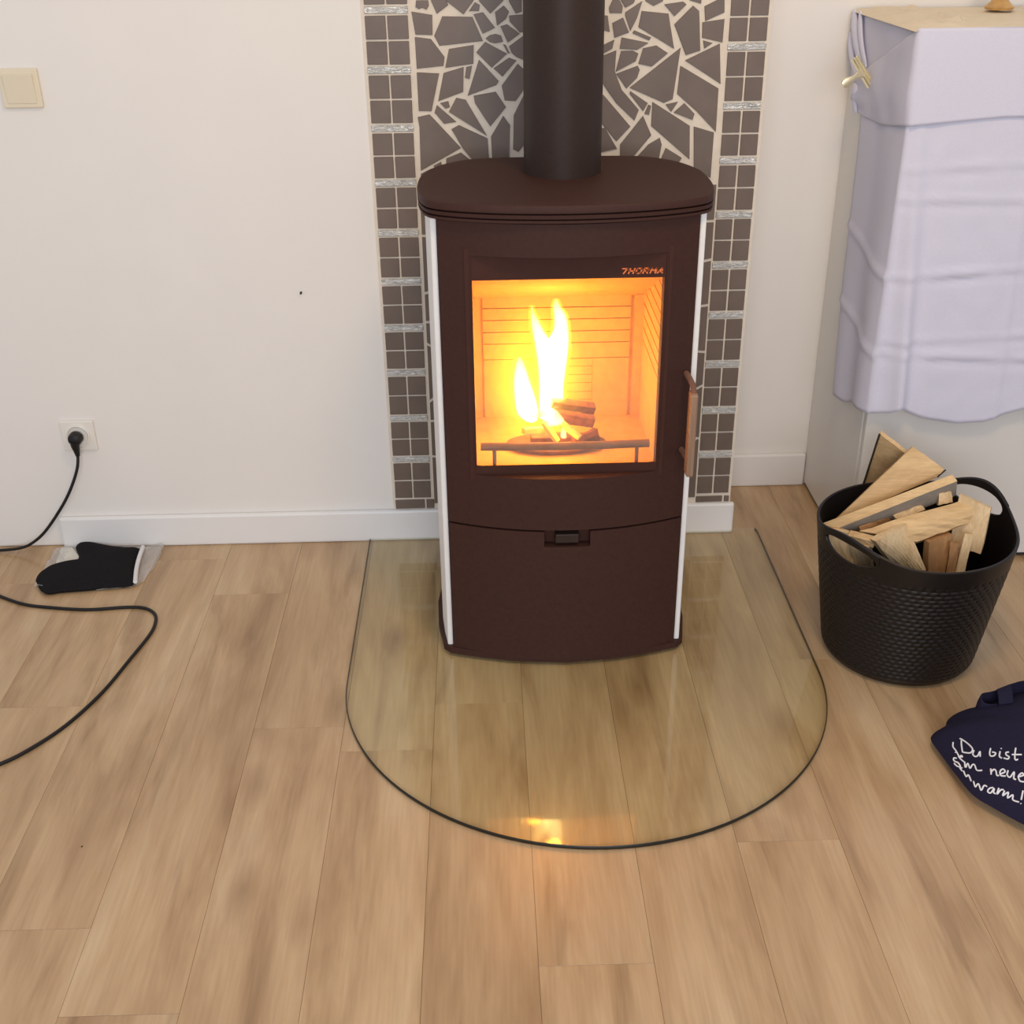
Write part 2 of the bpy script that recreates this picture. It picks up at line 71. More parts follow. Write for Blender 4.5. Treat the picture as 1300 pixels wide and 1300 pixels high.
GRV = [((0.347, -0.4048, 0.8117), (0.347, -0.4993, 0.8072)), ((0.347, -0.3454, 0.7782), (0.347, -0.4968, 0.7767)), ((0.347, -0.2963, 0.7471), (0.347, -0.4932, 0.7491)), ((0.347, -0.2592, 0.7191), (0.347, -0.5013, 0.7254)), ((0.347, -0.2522, 0.6921), (0.347, -0.4965, 0.7007)), ((0.347, -0.2508, 0.6666), (0.347, -0.4511, 0.6743)), ((0.347, -0.2524, 0.6419), (0.347, -0.39, 0.6438))]
BO = [(0.8664, -0.907), (0.8698, -0.8998), (0.875, -0.8943), (0.881, -0.8899), (0.8867, -0.8858), (0.892, -0.8823), (0.8975, -0.8795), (0.9028, -0.8768), (0.9076, -0.873), (0.9113, -0.8677), (0.9143, -0.8615), (0.9175, -0.8551), (0.9216, -0.8494), (0.9269, -0.8445), (0.9329, -0.84), (0.9396, -0.8359), (0.9471, -0.8324), (0.954, -0.8304), (0.9608, -0.8296), (0.9701, -0.828), (0.9844, -0.8235), (1.0044, -0.8138), (1.0287, -0.8006), (1.0569, -0.7879), (1.0885, -0.78), (1.126, -0.7776), (1.1689, -0.7785), (1.2119, -0.7827), (1.25, -0.79), (1.2828, -0.7994), (1.3126, -0.8113), (1.3386, -0.8275), (1.36, -0.85), (1.3775, -0.8805), (1.3912, -0.9175), (1.3994, -0.9583), (1.4, -1.0), (1.3955, -1.0462), (1.3859, -1.0969), (1.3659, -1.1442), (1.33, -1.18), (1.2661, -1.2014), (1.1807, -1.2128), (1.0962, -1.2177), (1.0349, -1.2193), (1.0066, -1.2167), (0.998, -1.2086), (0.9973, -1.1983), (0.9927, -1.1886), (0.9821, -1.1803), (0.9716, -1.1717), (0.9611, -1.1627), (0.9511, -1.1531), (0.9413, -1.1423), (0.9317, -1.1307), (0.9226, -1.1191), (0.9144, -1.1084), (0.9071, -1.0994), (0.9005, -1.0916), (0.8947, -1.0834), (0.8898, -1.0734), (0.8861, -1.0612), (0.8834, -1.0475), (0.8812, -1.0329), (0.879, -1.0179), (0.8766, -1.0019), (0.8742, -0.9849), (0.8721, -0.9681), (0.8703, -0.953), (0.8684, -0.9396), (0.8665, -0.9273), (0.8656, -0.9163)]
TXT = [[(0.9033, -0.9516), (0.9075, -0.9612), (0.9121, -0.9767), (0.9134, -0.9888), (0.9082, -0.9939), (0.9014, -0.988), (0.8979, -0.9828)], [(0.9041, -0.9572), (0.901, -0.9677), (0.8978, -0.9838)], [(0.9144, -0.9924), (0.9104, -0.9993), (0.9118, -1.0064), (0.9164, -1.0075), (0.9221, -1.001), (0.9188, -1.0122)], [(0.9396, -1.0039), (0.9346, -1.0138), (0.9341, -1.0211), (0.9394, -1.0228), (0.9434, -1.0184), (0.9392, -1.0135)], [(0.951, -1.0186), (0.9462, -1.0292), (0.9484, -1.0347)], [(0.9552, -1.0124), (0.9552, -1.0136)], [(0.9638, -1.0266), (0.9589, -1.0258), (0.9573, -1.0312), (0.96, -1.0371), (0.9565, -1.0413), (0.9513, -1.0362)], [(0.9775, -1.0218), (0.9696, -1.0385), (0.9671, -1.0485), (0.9715, -1.0486)], [(0.966, -1.0344), (0.9813, -1.0409)], [(0.8916, -0.9515), (0.8888, -0.9609), (0.8902, -0.9736), (0.8884, -0.9756), (0.8902, -0.976), (0.8907, -0.9913)], [(0.8896, -0.9872), (0.8946, -0.9928), (0.894, -0.9887), (0.8907, -0.9913), (0.8939, -1.0047)], [(0.8947, -1.0054), (0.8923, -1.0164)], [(0.8929, -1.0178), (0.8978, -1.0121), (0.8979, -1.0242), (0.903, -1.0202), (0.9058, -1.0233), (0.9056, -1.0363), (0.9125, -1.0421)], [(0.9251, -1.0476), (0.9221, -1.0591)], [(0.9237, -1.0541), (0.9288, -1.0515), (0.9309, -1.0559), (0.9296, -1.0648), (0.9327, -1.0673)], [(0.9344, -1.0655), (0.9434, -1.0651), (0.9425, -1.0587), (0.9369, -1.0602), (0.9351, -1.0683), (0.9423, -1.0729)], [(0.9488, -1.0647), (0.945, -1.0719), (0.9483, -1.0776), (0.9573, -1.0709), (0.9533, -1.0818), (0.9562, -1.0852)], [(0.9599, -1.0816), (0.9695, -1.0823), (0.9686, -1.0773), (0.9614, -1.0811), (0.9612, -1.0899), (0.9669, -1.094)], [(0.8864, -0.9882), (0.8836, -0.9836), (0.882, -0.9887), (0.8861, -0.9992), (0.8866, -1.0091), (0.8829, -1.0025), (0.8811, -0.994)], [(0.8884, -1.0138), (0.8856, -1.0112), (0.8868, -1.0194)], [(0.8883, -1.0212), (0.8886, -1.0343), (0.8921, -1.035), (0.8923, -1.0493)], [(0.895, -1.0528), (0.8948, -1.064), (0.8999, -1.0625), (0.9008, -1.0757), (0.9067, -1.0714), (0.9103, -1.076)], [(0.9189, -1.0826), (0.9132, -1.0807), (0.9094, -1.0832), (0.9129, -1.088), (0.9198, -1.0844), (0.9174, -1.0895), (0.9201, -1.0931)], [(0.9266, -1.0872), (0.9218, -1.0946), (0.929, -1.0914), (0.9331, -1.0938)], [(0.934, -1.0953), (0.9295, -1.1011), (0.9387, -1.1002), (0.9355, -1.1081), (0.9442, -1.1076), (0.9423, -1.1148), (0.9502, -1.1226)], [(0.9608, -1.108), (0.9541, -1.1208)], [(0.9521, -1.1254), (0.9525, -1.1266)]]
MOUTH = [(0.9805, -0.8478, 0.082), (0.9775, -0.8708, 0.076), (1.0145, -0.8801, 0.078), (1.0694, -0.88, 0.08), (1.1276, -0.8723, 0.082), (1.1528, -0.8317, 0.086), (1.1183, -0.8169, 0.09), (1.067, -0.8201, 0.09), (1.0076, -0.8425, 0.085)]
STRAP = [(1.0105, -0.8455, 0.089), (1.0431, -0.8338, 0.093), (1.0315, -0.8797, 0.081), (1.0016, -0.8835, 0.081)]
HEM_SIDE = [(0.886, 0.0306, 0.3729), (0.886, -0.0398, 0.3784), (0.886, -0.1416, 0.4126), (0.885, -0.2196, 0.4334)]
HEM_FRONT = [(0.9174, -0.205, 0.4184), (0.9433, -0.215, 0.4241), (0.9647, -0.222, 0.4405), (0.9943, -0.215, 0.4189), (1.0453, -0.21, 0.4015), (1.1119, -0.212, 0.3907), (1.1771, -0.212, 0.3933), (1.2239, -0.205, 0.4093), (1.2683, -0.205, 0.4224)]
CLIP = [(0.875, 0.1622, 1.1623), (0.875, 0.0152, 1.1235), (0.875, 0.0843, 1.1429), (0.875, 0.2401, 1.0958)]
TOPOBJ = [(1.155, 0.123, 1.262), (1.2406, 0.2946, 1.262), (1.2906, 0.2864, 1.262)]


# ------------------------------------------------------------------ materials


def s2l(c):
    return tuple((x / 12.92 if x <= 0.04045 else ((x + 0.055) / 1.055) ** 2.4) for x in (v / 255 for v in c))


class Mat:
    def __init__(self, name):
        self.m = bpy.data.materials.new(name)
        self.m.use_nodes = True
        self.t = self.m.node_tree
        self.n = self.t.nodes
        self.b = self.n['Principled BSDF']
        self.out = self.n['Material Output']

    def new(self, kind, **kw):
        x = self.n.new(kind)
        for k, v in kw.items():
            setattr(x, k, v)
        return x

    def link(self, a, b):
        self.t.links.new(a, b)

    def coords(self, scale=(1, 1, 1), kind='Object', rand=False):
        tc = self.new('ShaderNodeTexCoord')
        mp = self.new('ShaderNodeMapping')
        mp.inputs['Scale'].default_value = scale
        if rand:
            oi = self.new('ShaderNodeObjectInfo')
            mu = self.new('ShaderNodeVectorMath', operation='SCALE')
            cx = self.new('ShaderNodeCombineXYZ')
            self.link(oi.outputs['Random'], cx.inputs[0])
            self.link(oi.outputs['Random'], cx.inputs[1])
            self.link(cx.outputs[0], mu.inputs[0])
            mu.inputs['Scale'].default_value = 37.0
            ad = self.new('ShaderNodeVectorMath', operation='ADD')
            self.link(tc.outputs[kind], ad.inputs[0])
            self.link(mu.outputs[0], ad.inputs[1])
            self.link(ad.outputs[0], mp.inputs['Vector'])
        else:
            self.link(tc.outputs[kind], mp.inputs['Vector'])
        return mp.outputs[0]

    def noise(self, vec, scale, detail=4, rough=0.55, dist=0.0):
        x = self.new('ShaderNodeTexNoise')
        x.inputs['Scale'].default_value = scale
        x.inputs['Detail'].default_value = detail
        x.inputs['Roughness'].default_value = rough
        x.inputs['Distortion'].default_value = dist
        self.link(vec, x.inputs['Vector'])
        return x.outputs[0]

    def ramp(self, fac, stops):
        r = self.new('ShaderNodeValToRGB')
        el = r.color_ramp.elements
        while len(el) < len(stops):
            el.new(0.5)
        for e, (p, c) in zip(el, stops):
            e.position = p
            e.color = (*c, 1)
        self.link(fac, r.inputs[0])
        return r.outputs[0]

    def mix(self, fac, a, b, mode='MIX'):
        x = self.new('ShaderNodeMix', data_type='RGBA', blend_type=mode)
        for s, v in ((x.inputs[0], fac), (x.inputs[6], a), (x.inputs[7], b)):
            if isinstance(v, (int, float)):
                s.default_value = v
            elif isinstance(v, tuple):
                s.default_value = (*v[:3], 1)
            else:
                self.link(v, s)
        return x.outputs[2]

    def bump(self, h, strength=0.3, dist=0.002):
        x = self.new('ShaderNodeBump')
        x.inputs['Strength'].default_value = strength
        x.inputs['Distance'].default_value = dist
        self.link(h, x.inputs['Height'])
        self.link(x.outputs[0], self.b.inputs['Normal'])


def plain(name, col, rough=0.5, metal=0.0, var=0.06, nscale=30, bump=0.0, bdist=0.001, scale=(1, 1, 1), rand=False):
    m = Mat(name)
    v = m.coords(scale, rand=rand)
    f = m.noise(v, nscale, 5)
    lo = tuple(max(0, c * (1 - var)) for c in col)
    hi = tuple(min(1, c * (1 + var)) for c in col)
    m.link(m.ramp(f, [(0.3, lo), (0.7, hi)]), m.b.inputs['Base Color'])
    m.b.inputs['Roughness'].default_value = rough
    m.b.inputs['Metallic'].default_value = metal
    if bump:
        m.bump(f, bump, bdist)
    return m.m


def wood(name, light, dark, rough=0.6, axis=1, sc=1.0, bump=0.25):
    m = Mat(name)
    s = [16 * sc] * 3
    s[axis] = 1.6 * sc
    v = m.coords(tuple(s), rand=True)
    f = m.noise(v, 1.0, 6, 0.6, 0.6)
    s2 = [140 * sc] * 3
    s2[axis] = 6 * sc
    g = m.noise(m.coords(tuple(s2), rand=True), 1.0, 3)
    c1 = m.ramp(f, [(0.36, dark), (0.62, light)])
    c2 = m.ramp(g, [(0.35, (0.78, 0.78, 0.78)), (0.6, (1, 1, 1))])
    m.link(m.mix(0.6, c1, c2, 'MULTIPLY'), m.b.inputs['Base Color'])
    m.b.inputs['Roughness'].default_value = rough
    m.bump(g, bump, 0.0006)
    return m.m


def floor_wood():
    m = Mat('oak_vinyl')
    v = m.coords((9, 1.5, 1), rand=True)
    broad = m.noise(v, 1.0, 4, 0.55, 0.5)
    v2 = m.coords((15, 1.9, 1), rand=True)
    streak = m.noise(v2, 1.0, 4, 0.55, 0.7)
    v3 = m.coords((160, 7, 1), rand=True)
    fine = m.noise(v3, 1.0, 3, 0.5)
    base = m.ramp(broad, [(0.32, (0.415, 0.265, 0.140)), (0.50, (0.545, 0.372, 0.210)), (0.68, (0.61, 0.445, 0.272))])
    st = m.ramp(streak, [(0.30, (0.60, 0.54, 0.49)), (0.43, (0.87, 0.84, 0.81)), (0.60, (1, 1, 1))])
    c = m.mix(0.8, base, st, 'MULTIPLY')
    fi = m.ramp(fine, [(0.35, (0.84, 0.82, 0.8)), (0.6, (1.0, 1.0, 1.0))])
    c = m.mix(0.45, c, fi, 'MULTIPLY')
    # knots: rounded eyes scattered along the boards
    vo = m.new('ShaderNodeTexVoronoi')
    vo.inputs['Scale'].default_value = 1.0
    m.link(m.coords((6.0, 2.3, 1), rand=True), vo.inputs['Vector'])
    k = m.ramp(vo.outputs['Distance'], [(0.0, (0.52, 0.46, 0.4)), (0.06, (0.7, 0.64, 0.58)), (0.2, (1, 1, 1))])
    c = m.mix(0.8, c, k, 'MULTIPLY')
    # per-board tone
    oi = m.new('ShaderNodeObjectInfo')
    tone = m.ramp(oi.outputs['Random'], [(0.0, (0.95, 0.94, 0.93)), (0.5, (1, 0.99, 0.98)), (1.0, (1.03, 1.03, 1.02))])
    c = m.mix(1.0, c, tone, 'MULTIPLY')
    m.link(c, m.b.inputs['Base Color'])
    m.b.inputs['Roughness'].default_value = 0.27
    m.b.inputs['Specular IOR Level'].default_value = 0.6
    m.bump(fine, 0.12, 0.0004)
    return m.m


def clear_glass(name, tint, rough=0.02, spec=1.0, haze=0.0):
    """thin clear sheet: lets light straight through, mirrors by Fresnel"""
    m = Mat(name)
    m.n.remove(m.b)
    tr = m.new('ShaderNodeBsdfTransparent')
    tr.inputs[0].default_value = (*tint, 1)
    gl = m.new('ShaderNodeBsdfGlossy')
    gl.inputs['Roughness'].default_value = rough
    gl.inputs[0].default_value = (spec, spec, spec, 1)
    lw = m.new('ShaderNodeLayerWeight')
    lw.inputs[0].default_value = 0.5
    pw = m.new('ShaderNodeMath', operation='POWER')
    m.link(lw.outputs['Facing'], pw.inputs[0])
    pw.inputs[1].default_value = 5.0
    fr = m.new('ShaderNodeMath', operation='MULTIPLY_ADD')       # Schlick for the two faces of a thin sheet
    m.link(pw.outputs[0], fr.inputs[0])
    fr.inputs[1].default_value = 0.92
    fr.inputs[2].default_value = 0.055
    mx = m.new('ShaderNodeMixShader')
    m.link(fr.outputs[0], mx.inputs[0])
    m.link(tr.outputs[0], mx.inputs[1])
    m.link(gl.outputs[0], mx.inputs[2])
    if haze:
        df = m.new('ShaderNodeBsdfDiffuse')
        df.inputs[0].default_value = (0.85, 0.85, 0.85, 1)
        m2 = m.new('ShaderNodeMixShader')
        m2.inputs[0].default_value = haze
        m.link(mx.outputs[0], m2.inputs[1])
        m.link(df.outputs[0], m2.inputs[2])
        mx = m2
    m.link(mx.outputs[0], m.out.inputs['Surface'])
    return m.m


def flame_mat(name, col, strength):
    m = Mat(name)
    m.n.remove(m.b)
    e = m.new('ShaderNodeEmission')
    e.inputs[0].default_value = (*col, 1)
    e.inputs[1].default_value = strength
    m.link(e.outputs[0], m.out.inputs['Volume'])
    return m.m


def foil():
    m = Mat('crinkled_silver_glass')
    v = m.coords((60, 1, 200), rand=True)
    f = m.noise(v, 1.0, 4, 0.6, 1.6)
    m.link(m.ramp(f, [(0.3, (0.30, 0.30, 0.285)), (0.55, (0.58, 0.575, 0.55)), (0.72, (0.86, 0.86, 0.84))]), m.b.inputs['Base Color'])
    m.b.inputs['Metallic'].default_value = 0.45
    m.b.inputs['Roughness'].default_value = 0.25
    m.bump(f, 0.8, 0.003)
    return m.m


M = dict(
    wall=plain('white_wall_paint', (0.80, 0.768, 0.728), 0.75, var=0.012, nscale=6, bump=0.12, bdist=0.002),
    skirting=plain('white_gloss_paint', (0.80, 0.785, 0.77), 0.45, var=0.015, nscale=8),
    grout=plain('cream_grout', (0.74, 0.655, 0.55), 0.85, var=0.06, nscale=40, bump=0.3),
    tile=plain('taupe_tile', (0.152, 0.112, 0.090), 0.45, var=0.10, nscale=14, bump=0.08, rand=True),
    foil=foil(),
    floor=floor_wood(),
    subfloor=plain('dark_joint', (0.31, 0.205, 0.12), 0.8),
    steel=plain('dark_brown_stove_paint', (0.047, 0.0185, 0.0140), 0.6, var=0.10, nscale=120, bump=0.1, bdist=0.0004),
    pipe=plain('matt_black_pipe_paint', (0.034, 0.021, 0.017), 0.45, var=0.08, nscale=150, bump=0.08, bdist=0.0003),
    black=plain('black_ceramic_print', (0.058, 0.0235, 0.0175), 0.6, var=0.05),
    cream_stone=plain('white_side_stone', (0.80, 0.79, 0.78), 0.5, var=0.03),
    logo=plain('painted_firelight_lettering', (0.85, 0.20, 0.05), 0.5, var=0.02),  # orange paint stands in for firelight showing through clear letters
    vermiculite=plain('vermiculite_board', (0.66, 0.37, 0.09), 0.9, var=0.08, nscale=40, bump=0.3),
    iron=plain('cast_iron', (0.17, 0.075, 0.045), 0.7, var=0.15, nscale=60, bump=0.2),
    handle=wood('beech_handle', (0.34, 0.215, 0.14), (0.25, 0.15, 0.095), 0.5, axis=2, sc=2.0),
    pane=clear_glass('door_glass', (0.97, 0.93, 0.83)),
    plate=clear_glass('floor_glass', (0.955, 0.980, 0.905), 0.05),
    plate_edge=plain('glass_edge_and_shadow', (0.010, 0.011, 0.008), 0.3, var=0.05),  # dark edge with its shadow line painted into the colour
    basket=plain('black_brown_plastic', (0.0085, 0.0058, 0.0050), 0.42, var=0.08, nscale=60),
    kind=wood('split_spruce', (0.78, 0.535, 0.275), (0.63, 0.405, 0.19), 0.75, axis=0, sc=2.2),
    kind_y=wood('split_spruce_pale', (0.82, 0.61, 0.36), (0.68, 0.47, 0.245), 0.75, axis=2, sc=2.2),
    kind_o=wood('split_larch_orange', (0.47, 0.25, 0.10), (0.34, 0.17, 0.07), 0.75, axis=2, sc=2.4),
    bark=plain('thin_bark', (0.045, 0.028, 0.018), 0.9, var=0.3),
    burn=plain('burning_wood', (0.25, 0.095, 0.05), 0.9, var=0.35, nscale=60, bump=0.4),
    burn_y=plain('glow_painted_split_wood', (0.75, 0.55, 0.20), 0.9, var=0.15, nscale=60),  # yellow base colour stands in for the glow of these sticks
    cabinet=plain('white_lacquer', (0.70, 0.68, 0.65), 0.35, var=0.01, nscale=4),
    dark=plain('dark_brown_and_gap_shade', (0.03, 0.025, 0.022), 0.7),
    cloth=plain('lavender_white_linen', (0.645, 0.640, 0.755), 0.85, var=0.025, nscale=260, bump=0.15, bdist=0.0006),
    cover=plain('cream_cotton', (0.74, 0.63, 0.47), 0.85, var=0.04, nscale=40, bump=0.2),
    grey_wood=plain('weathered_grey_wood', (0.30, 0.26, 0.215), 0.85, var=0.12, nscale=40),
    brass=plain('polished_brass', (0.98, 0.88, 0.58), 0.3, metal=0.85, var=0.03),
    amber=plain('amber_glaze', (0.52, 0.30, 0.10), 0.3, var=0.2),
    clear=clear_glass('clear_glass', (0.93, 0.93, 0.92)),
    switch=plain('cream_plastic', (0.74, 0.66, 0.50), 0.4, var=0.01),
    socket=plain('white_plastic', (0.79, 0.755, 0.69), 0.35, var=0.01),
    rubber=plain('black_rubber', (0.012, 0.0105, 0.011), 0.5, var=0.1),
    mitt=plain('black_quilted_cotton', (0.0125, 0.0115, 0.0125), 0.9, var=0.2, nscale=200, bump=0.2),
    lining=plain('white_lining', (0.75, 0.74, 0.74), 0.8),
    film=clear_glass('plastic_film', (0.95, 0.95, 0.95), 0.12, haze=0.16),
    card=plain('pale_card', (0.72, 0.69, 0.62), 0.7),
    navy=plain('navy_cotton', (0.0165, 0.0145, 0.036), 0.85, var=0.12, nscale=300, bump=0.25, bdist=0.0006),
    navy_shade=plain('bag_mouth_shade', (0.008, 0.007, 0.012), 0.95),
    ink=plain('white_print', (0.80, 0.79, 0.82), 0.7),
    flame=flame_mat('flame_core', (1.0, 0.80, 0.38), 130),
    flame_edge=flame_mat('flame_edge', (1.0, 0.70, 0.06), 30),
    bloom_halo=flame_mat('bloom_halo', (1.0, 0.60, 0.02), 1.7),
)

for k_, v_ in (('steel', 0.22), ('pipe', 0.2), ('black', 0.12), ('basket', 0.35), ('navy', 0.15), ('mitt', 0.1), ('rubber', 0.3)):
    M[k_].node_tree.nodes['Principled BSDF'].inputs['Specular IOR Level'].default_value = v_

# ------------------------------------------------------------------ mesh helpers


class MB:
    def __init__(self):
        self.v, self.f, self.mi = [], [], []

    def add(self, vs, fs, mi=0):
        o = len(self.v)
        self.v += [tuple(p) for p in vs]
        self.f += [tuple(i + o for i in q) for q in fs]
        self.mi += [mi] * len(fs)
        return self

    def box(self, x0, x1, y0, y1, z0, z1, mi=0):
        return self.add([(x0, y0, z0), (x1, y0, z0), (x1, y1, z0), (x0, y1, z0), (x0, y0, z1), (x1, y0, z1), (x1, y1, z1), (x0, y1, z1)],
                        [(3, 2, 1, 0), (4, 5, 6, 7), (0, 1, 5, 4), (1, 2, 6, 5), (2, 3, 7, 6), (3, 0, 4, 7)], mi)

    def loft(self, rings, cap=True, closed=True, mi=0):
        n = len(rings[0])
        vs = [p for r in rings for p in r]
        fs = []
        for i in range(len(rings) - 1):
            for j in range(n if closed else n - 1):
                k = (j + 1) % n
                fs.append((i * n + j, i * n + k, (i + 1) * n + k, (i + 1) * n + j))
        if cap:
            fs.append(tuple(range(n - 1, -1, -1)))
            fs.append(tuple((len(rings) - 1) * n + j for j in range(n)))
        return self.add(vs, fs, mi)

    def prism(self, poly, z0, z1, mi=0):
        return self.loft([[(x, y, z0) for x, y in poly], [(x, y, z1) for x, y in poly]], mi=mi)

    def tube(self, pts, rad, n=10, mi=0):
        pts = [Vector(p) for p in pts]
        if not hasattr(rad, '__len__'):
            rad = [rad] * len(pts)
        rings = []
        prev = None
        for i, p in enumerate(pts):
            d = (pts[min(i + 1, len(pts) - 1)] - pts[max(i - 1, 0)]).normalized()
            if prev is None:
                a = Vector((0, 0, 1)) if abs(d.z) < 0.9 else Vector((1, 0, 0))
                prev = d.cross(a).normalized()
            u = (prev - d * prev.dot(d)).normalized()
            prev = u
            w = d.cross(u)
            rings.append([tuple(p + (u * math.cos(t) + w * math.sin(t)) * rad[i]) for t in (2 * math.pi * k / n for k in range(n))])
        return self.loft(rings, mi=mi)

    def lathe(self, prof, c=(0, 0), n=48, mi=0):
        rings = [[(c[0] + r * math.cos(t), c[1] + r * math.sin(t), z) for t in (2 * math.pi * k / n for k in range(n))] for r, z in prof]
        return self.loft(rings, mi=mi)

    def build(self, name, mat, parent=None, smooth=False, bevel=0.0, seg=2, origin=None):
        me = bpy.data.meshes.new(name)
        o0 = parent
        off = Vector(origin) if origin else Vector((0, 0, 0))
        while o0 is not None:
            off = off + o0.location if not origin else off
            o0 = o0.parent
        me.from_pydata([tuple(Vector(p) - off) for p in self.v], [], self.f)
        for m in (mat if isinstance(mat, (list, tuple)) else [mat]):
            me.materials.append(m)
        for p, i in zip(me.polygons, self.mi):
            p.material_index = i
        bm = bmesh.new()
        bm.from_mesh(me)
        if bevel:
            es = [e for e in bm.edges if len(e.link_faces) == 2 and e.calc_face_angle(0) > 0.5]
            bmesh.ops.bevel(bm, geom=es, offset=bevel, segments=seg, affect='EDGES', profile=0.5)
        bmesh.ops.recalc_face_normals(bm, faces=bm.faces)
        bm.to_mesh(me)
        bm.free()
        if smooth:
            me.polygons.foreach_set('use_smooth', [True] * len(me.polygons))
            me.set_sharp_from_angle(angle=math.radians(40))
        o = bpy.data.objects.new(name, me)
        COL.objects.link(o)
        if parent is not None:
            o.parent = parent
        if origin:
            po_ = Vector((0, 0, 0))
            q = parent
            while q is not None:
                po_ += q.location
                q = q.parent
            o.location = Vector(origin) - po_
        return o


def tag(o, label=None, cat=None, group=None, kind=None):
    for k, v in (('label', label), ('category', cat), ('group', group), ('kind', kind)):
        if v:
            o[k] = v
    return o


def thing(name, label, cat, loc, group=None):
    o = bpy.data.objects.new(name, None)
    COL.objects.link(o)
    o.location = loc
    o.empty_display_size = 0.05
    return tag(o, label, cat, group)


def catmull(pts, n=6, closed=False):
    P = [Vector(p) for p in pts]
    out = []
    m = len(P)
    rng = range(m if closed else m - 1)
    for i in rng:
        p0 = P[(i - 1) % m] if closed or i > 0 else P[0]
        p1, p2 = P[i], P[(i + 1) % m]
        p3 = P[(i + 2) % m] if closed or i + 2 < m else P[-1]
        for k in range(n):
            t = k / n
            out.append(0.5 * ((2 * p1) + (p2 - p0) * t + (2 * p0 - 5 * p1 + 4 * p2 - p3) * t * t + (3 * p1 - p0 - 3 * p2 + p3) * t ** 3))
    if not closed:
        out.append(P[-1])
    return out


def offset_poly(poly, d):
    """move every corner of a closed outline inward by d (outline counter-clockwise)"""
    n = len(poly)
    out = []
    for i in range(n):
        a, b, c = Vector(poly[i - 1]), Vector(poly[i]), Vector(poly[(i + 1) % n])
        e1, e2 = (b - a).normalized(), (c - b).normalized()
        n1, n2 = Vector((-e1.y, e1.x)), Vector((-e2.y, e2.x))
        nn = (n1 + n2)
        nn = nn.normalized() if nn.length > 1e-6 else n1
        out.append(tuple(b + nn * d / max(0.45, nn.dot(n1))))
    return out


def lerp(a, b, t):
    return a + (b - a) * t


def interp(x, tab):
    if x <= tab[0][0]:
        return tab[0][1]
    for (a, va), (b, vb) in zip(tab, tab[1:]):
        if x <= b:
            return lerp(va, vb, (x - a) / (b - a))
    return tab[-1][1]


def grid_panel(mb, xs, zs, holes, fy, thick, mi=0):
    """upright panel whose front follows y = fy(x); holes are (x0, x1, z0, z1) and get real reveals"""
    nx, nz = len(xs) - 1, len(zs) - 1
    solid = [[True] * nz for _ in range(nx)]
    for i in range(nx):
        for j in range(nz):
            cx, cz = (xs[i] + xs[i + 1]) / 2, (zs[j] + zs[j + 1]) / 2
            if any(a < cx < b and c < cz < d for a, b, c, d in holes):
                solid[i][j] = False
    idx, vs, fs = {}, [], []

    def V(i, j, back):
        k = (i, j, back)
        if k not in idx:
            idx[k] = len(vs)
            vs.append((xs[i], fy(xs[i]) + (thick if back else 0), zs[j]))
        return idx[k]
    ok = lambda i, j: 0 <= i < nx and 0 <= j < nz and solid[i][j]
    for i in range(nx):
        for j in range(nz):
            if not solid[i][j]:
                continue
            fs.append((V(i, j, 0), V(i + 1, j, 0), V(i + 1, j + 1, 0), V(i, j + 1, 0)))
            fs.append((V(i, j + 1, 1), V(i + 1, j + 1, 1), V(i + 1, j, 1), V(i, j, 1)))
            if not ok(i - 1, j):
                fs.append((V(i, j, 1), V(i, j, 0), V(i, j + 1, 0), V(i, j + 1, 1)))
            if not ok(i + 1, j):
                fs.append((V(i + 1, j, 0), V(i + 1, j, 1), V(i + 1, j + 1, 1), V(i + 1, j + 1, 0)))
            if not ok(i, j - 1):
                fs.append((V(i, j, 1), V(i + 1, j, 1), V(i + 1, j, 0), V(i, j, 0)))
            if not ok(i, j + 1):
                fs.append((V(i, j + 1, 0), V(i + 1, j + 1, 0), V(i + 1, j + 1, 1), V(i, j + 1, 1)))
    return mb.add(vs, fs, mi)


def breaks(a, b, n, extra):
    s = set(round(lerp(a, b, i / n), 5) for i in range(n + 1))
    for e in extra:
        s = {x for x in s if abs(x - e) > 0.004 or x in (round(a, 5), round(b, 5))}
        s.add(round(e, 5))
    return sorted(s)


# ------------------------------------------------------------------ room shell
floor = tag(MB().box(-2.4, 2.6, -3.6, 0.42, -0.03, -0.0045).build('floor', M['subfloor']), kind='structure')
wall_back = tag(MB().box(-2.4, 0.636, 0.0, 0.25, 0, 2.5).build('wall_back', M['wall'], bevel=0.006), kind='structure')
wall_right = tag(MB().box(0.636, 2.6, 0.27, 0.42, 0, 2.5).build('wall_right', M['wall']), kind='structure')
tag(MB().box(-1.115, 0.647, -0.016, 0.0, 0, 0.089).build('baseboard_back', M['skirting'], bevel=0.006), kind='structure')
tag(MB().box(0.636, 0.903, 0.254, 0.27, 0, 0.098).build('baseboard_right', M['skirting'], bevel=0.005), kind='structure')

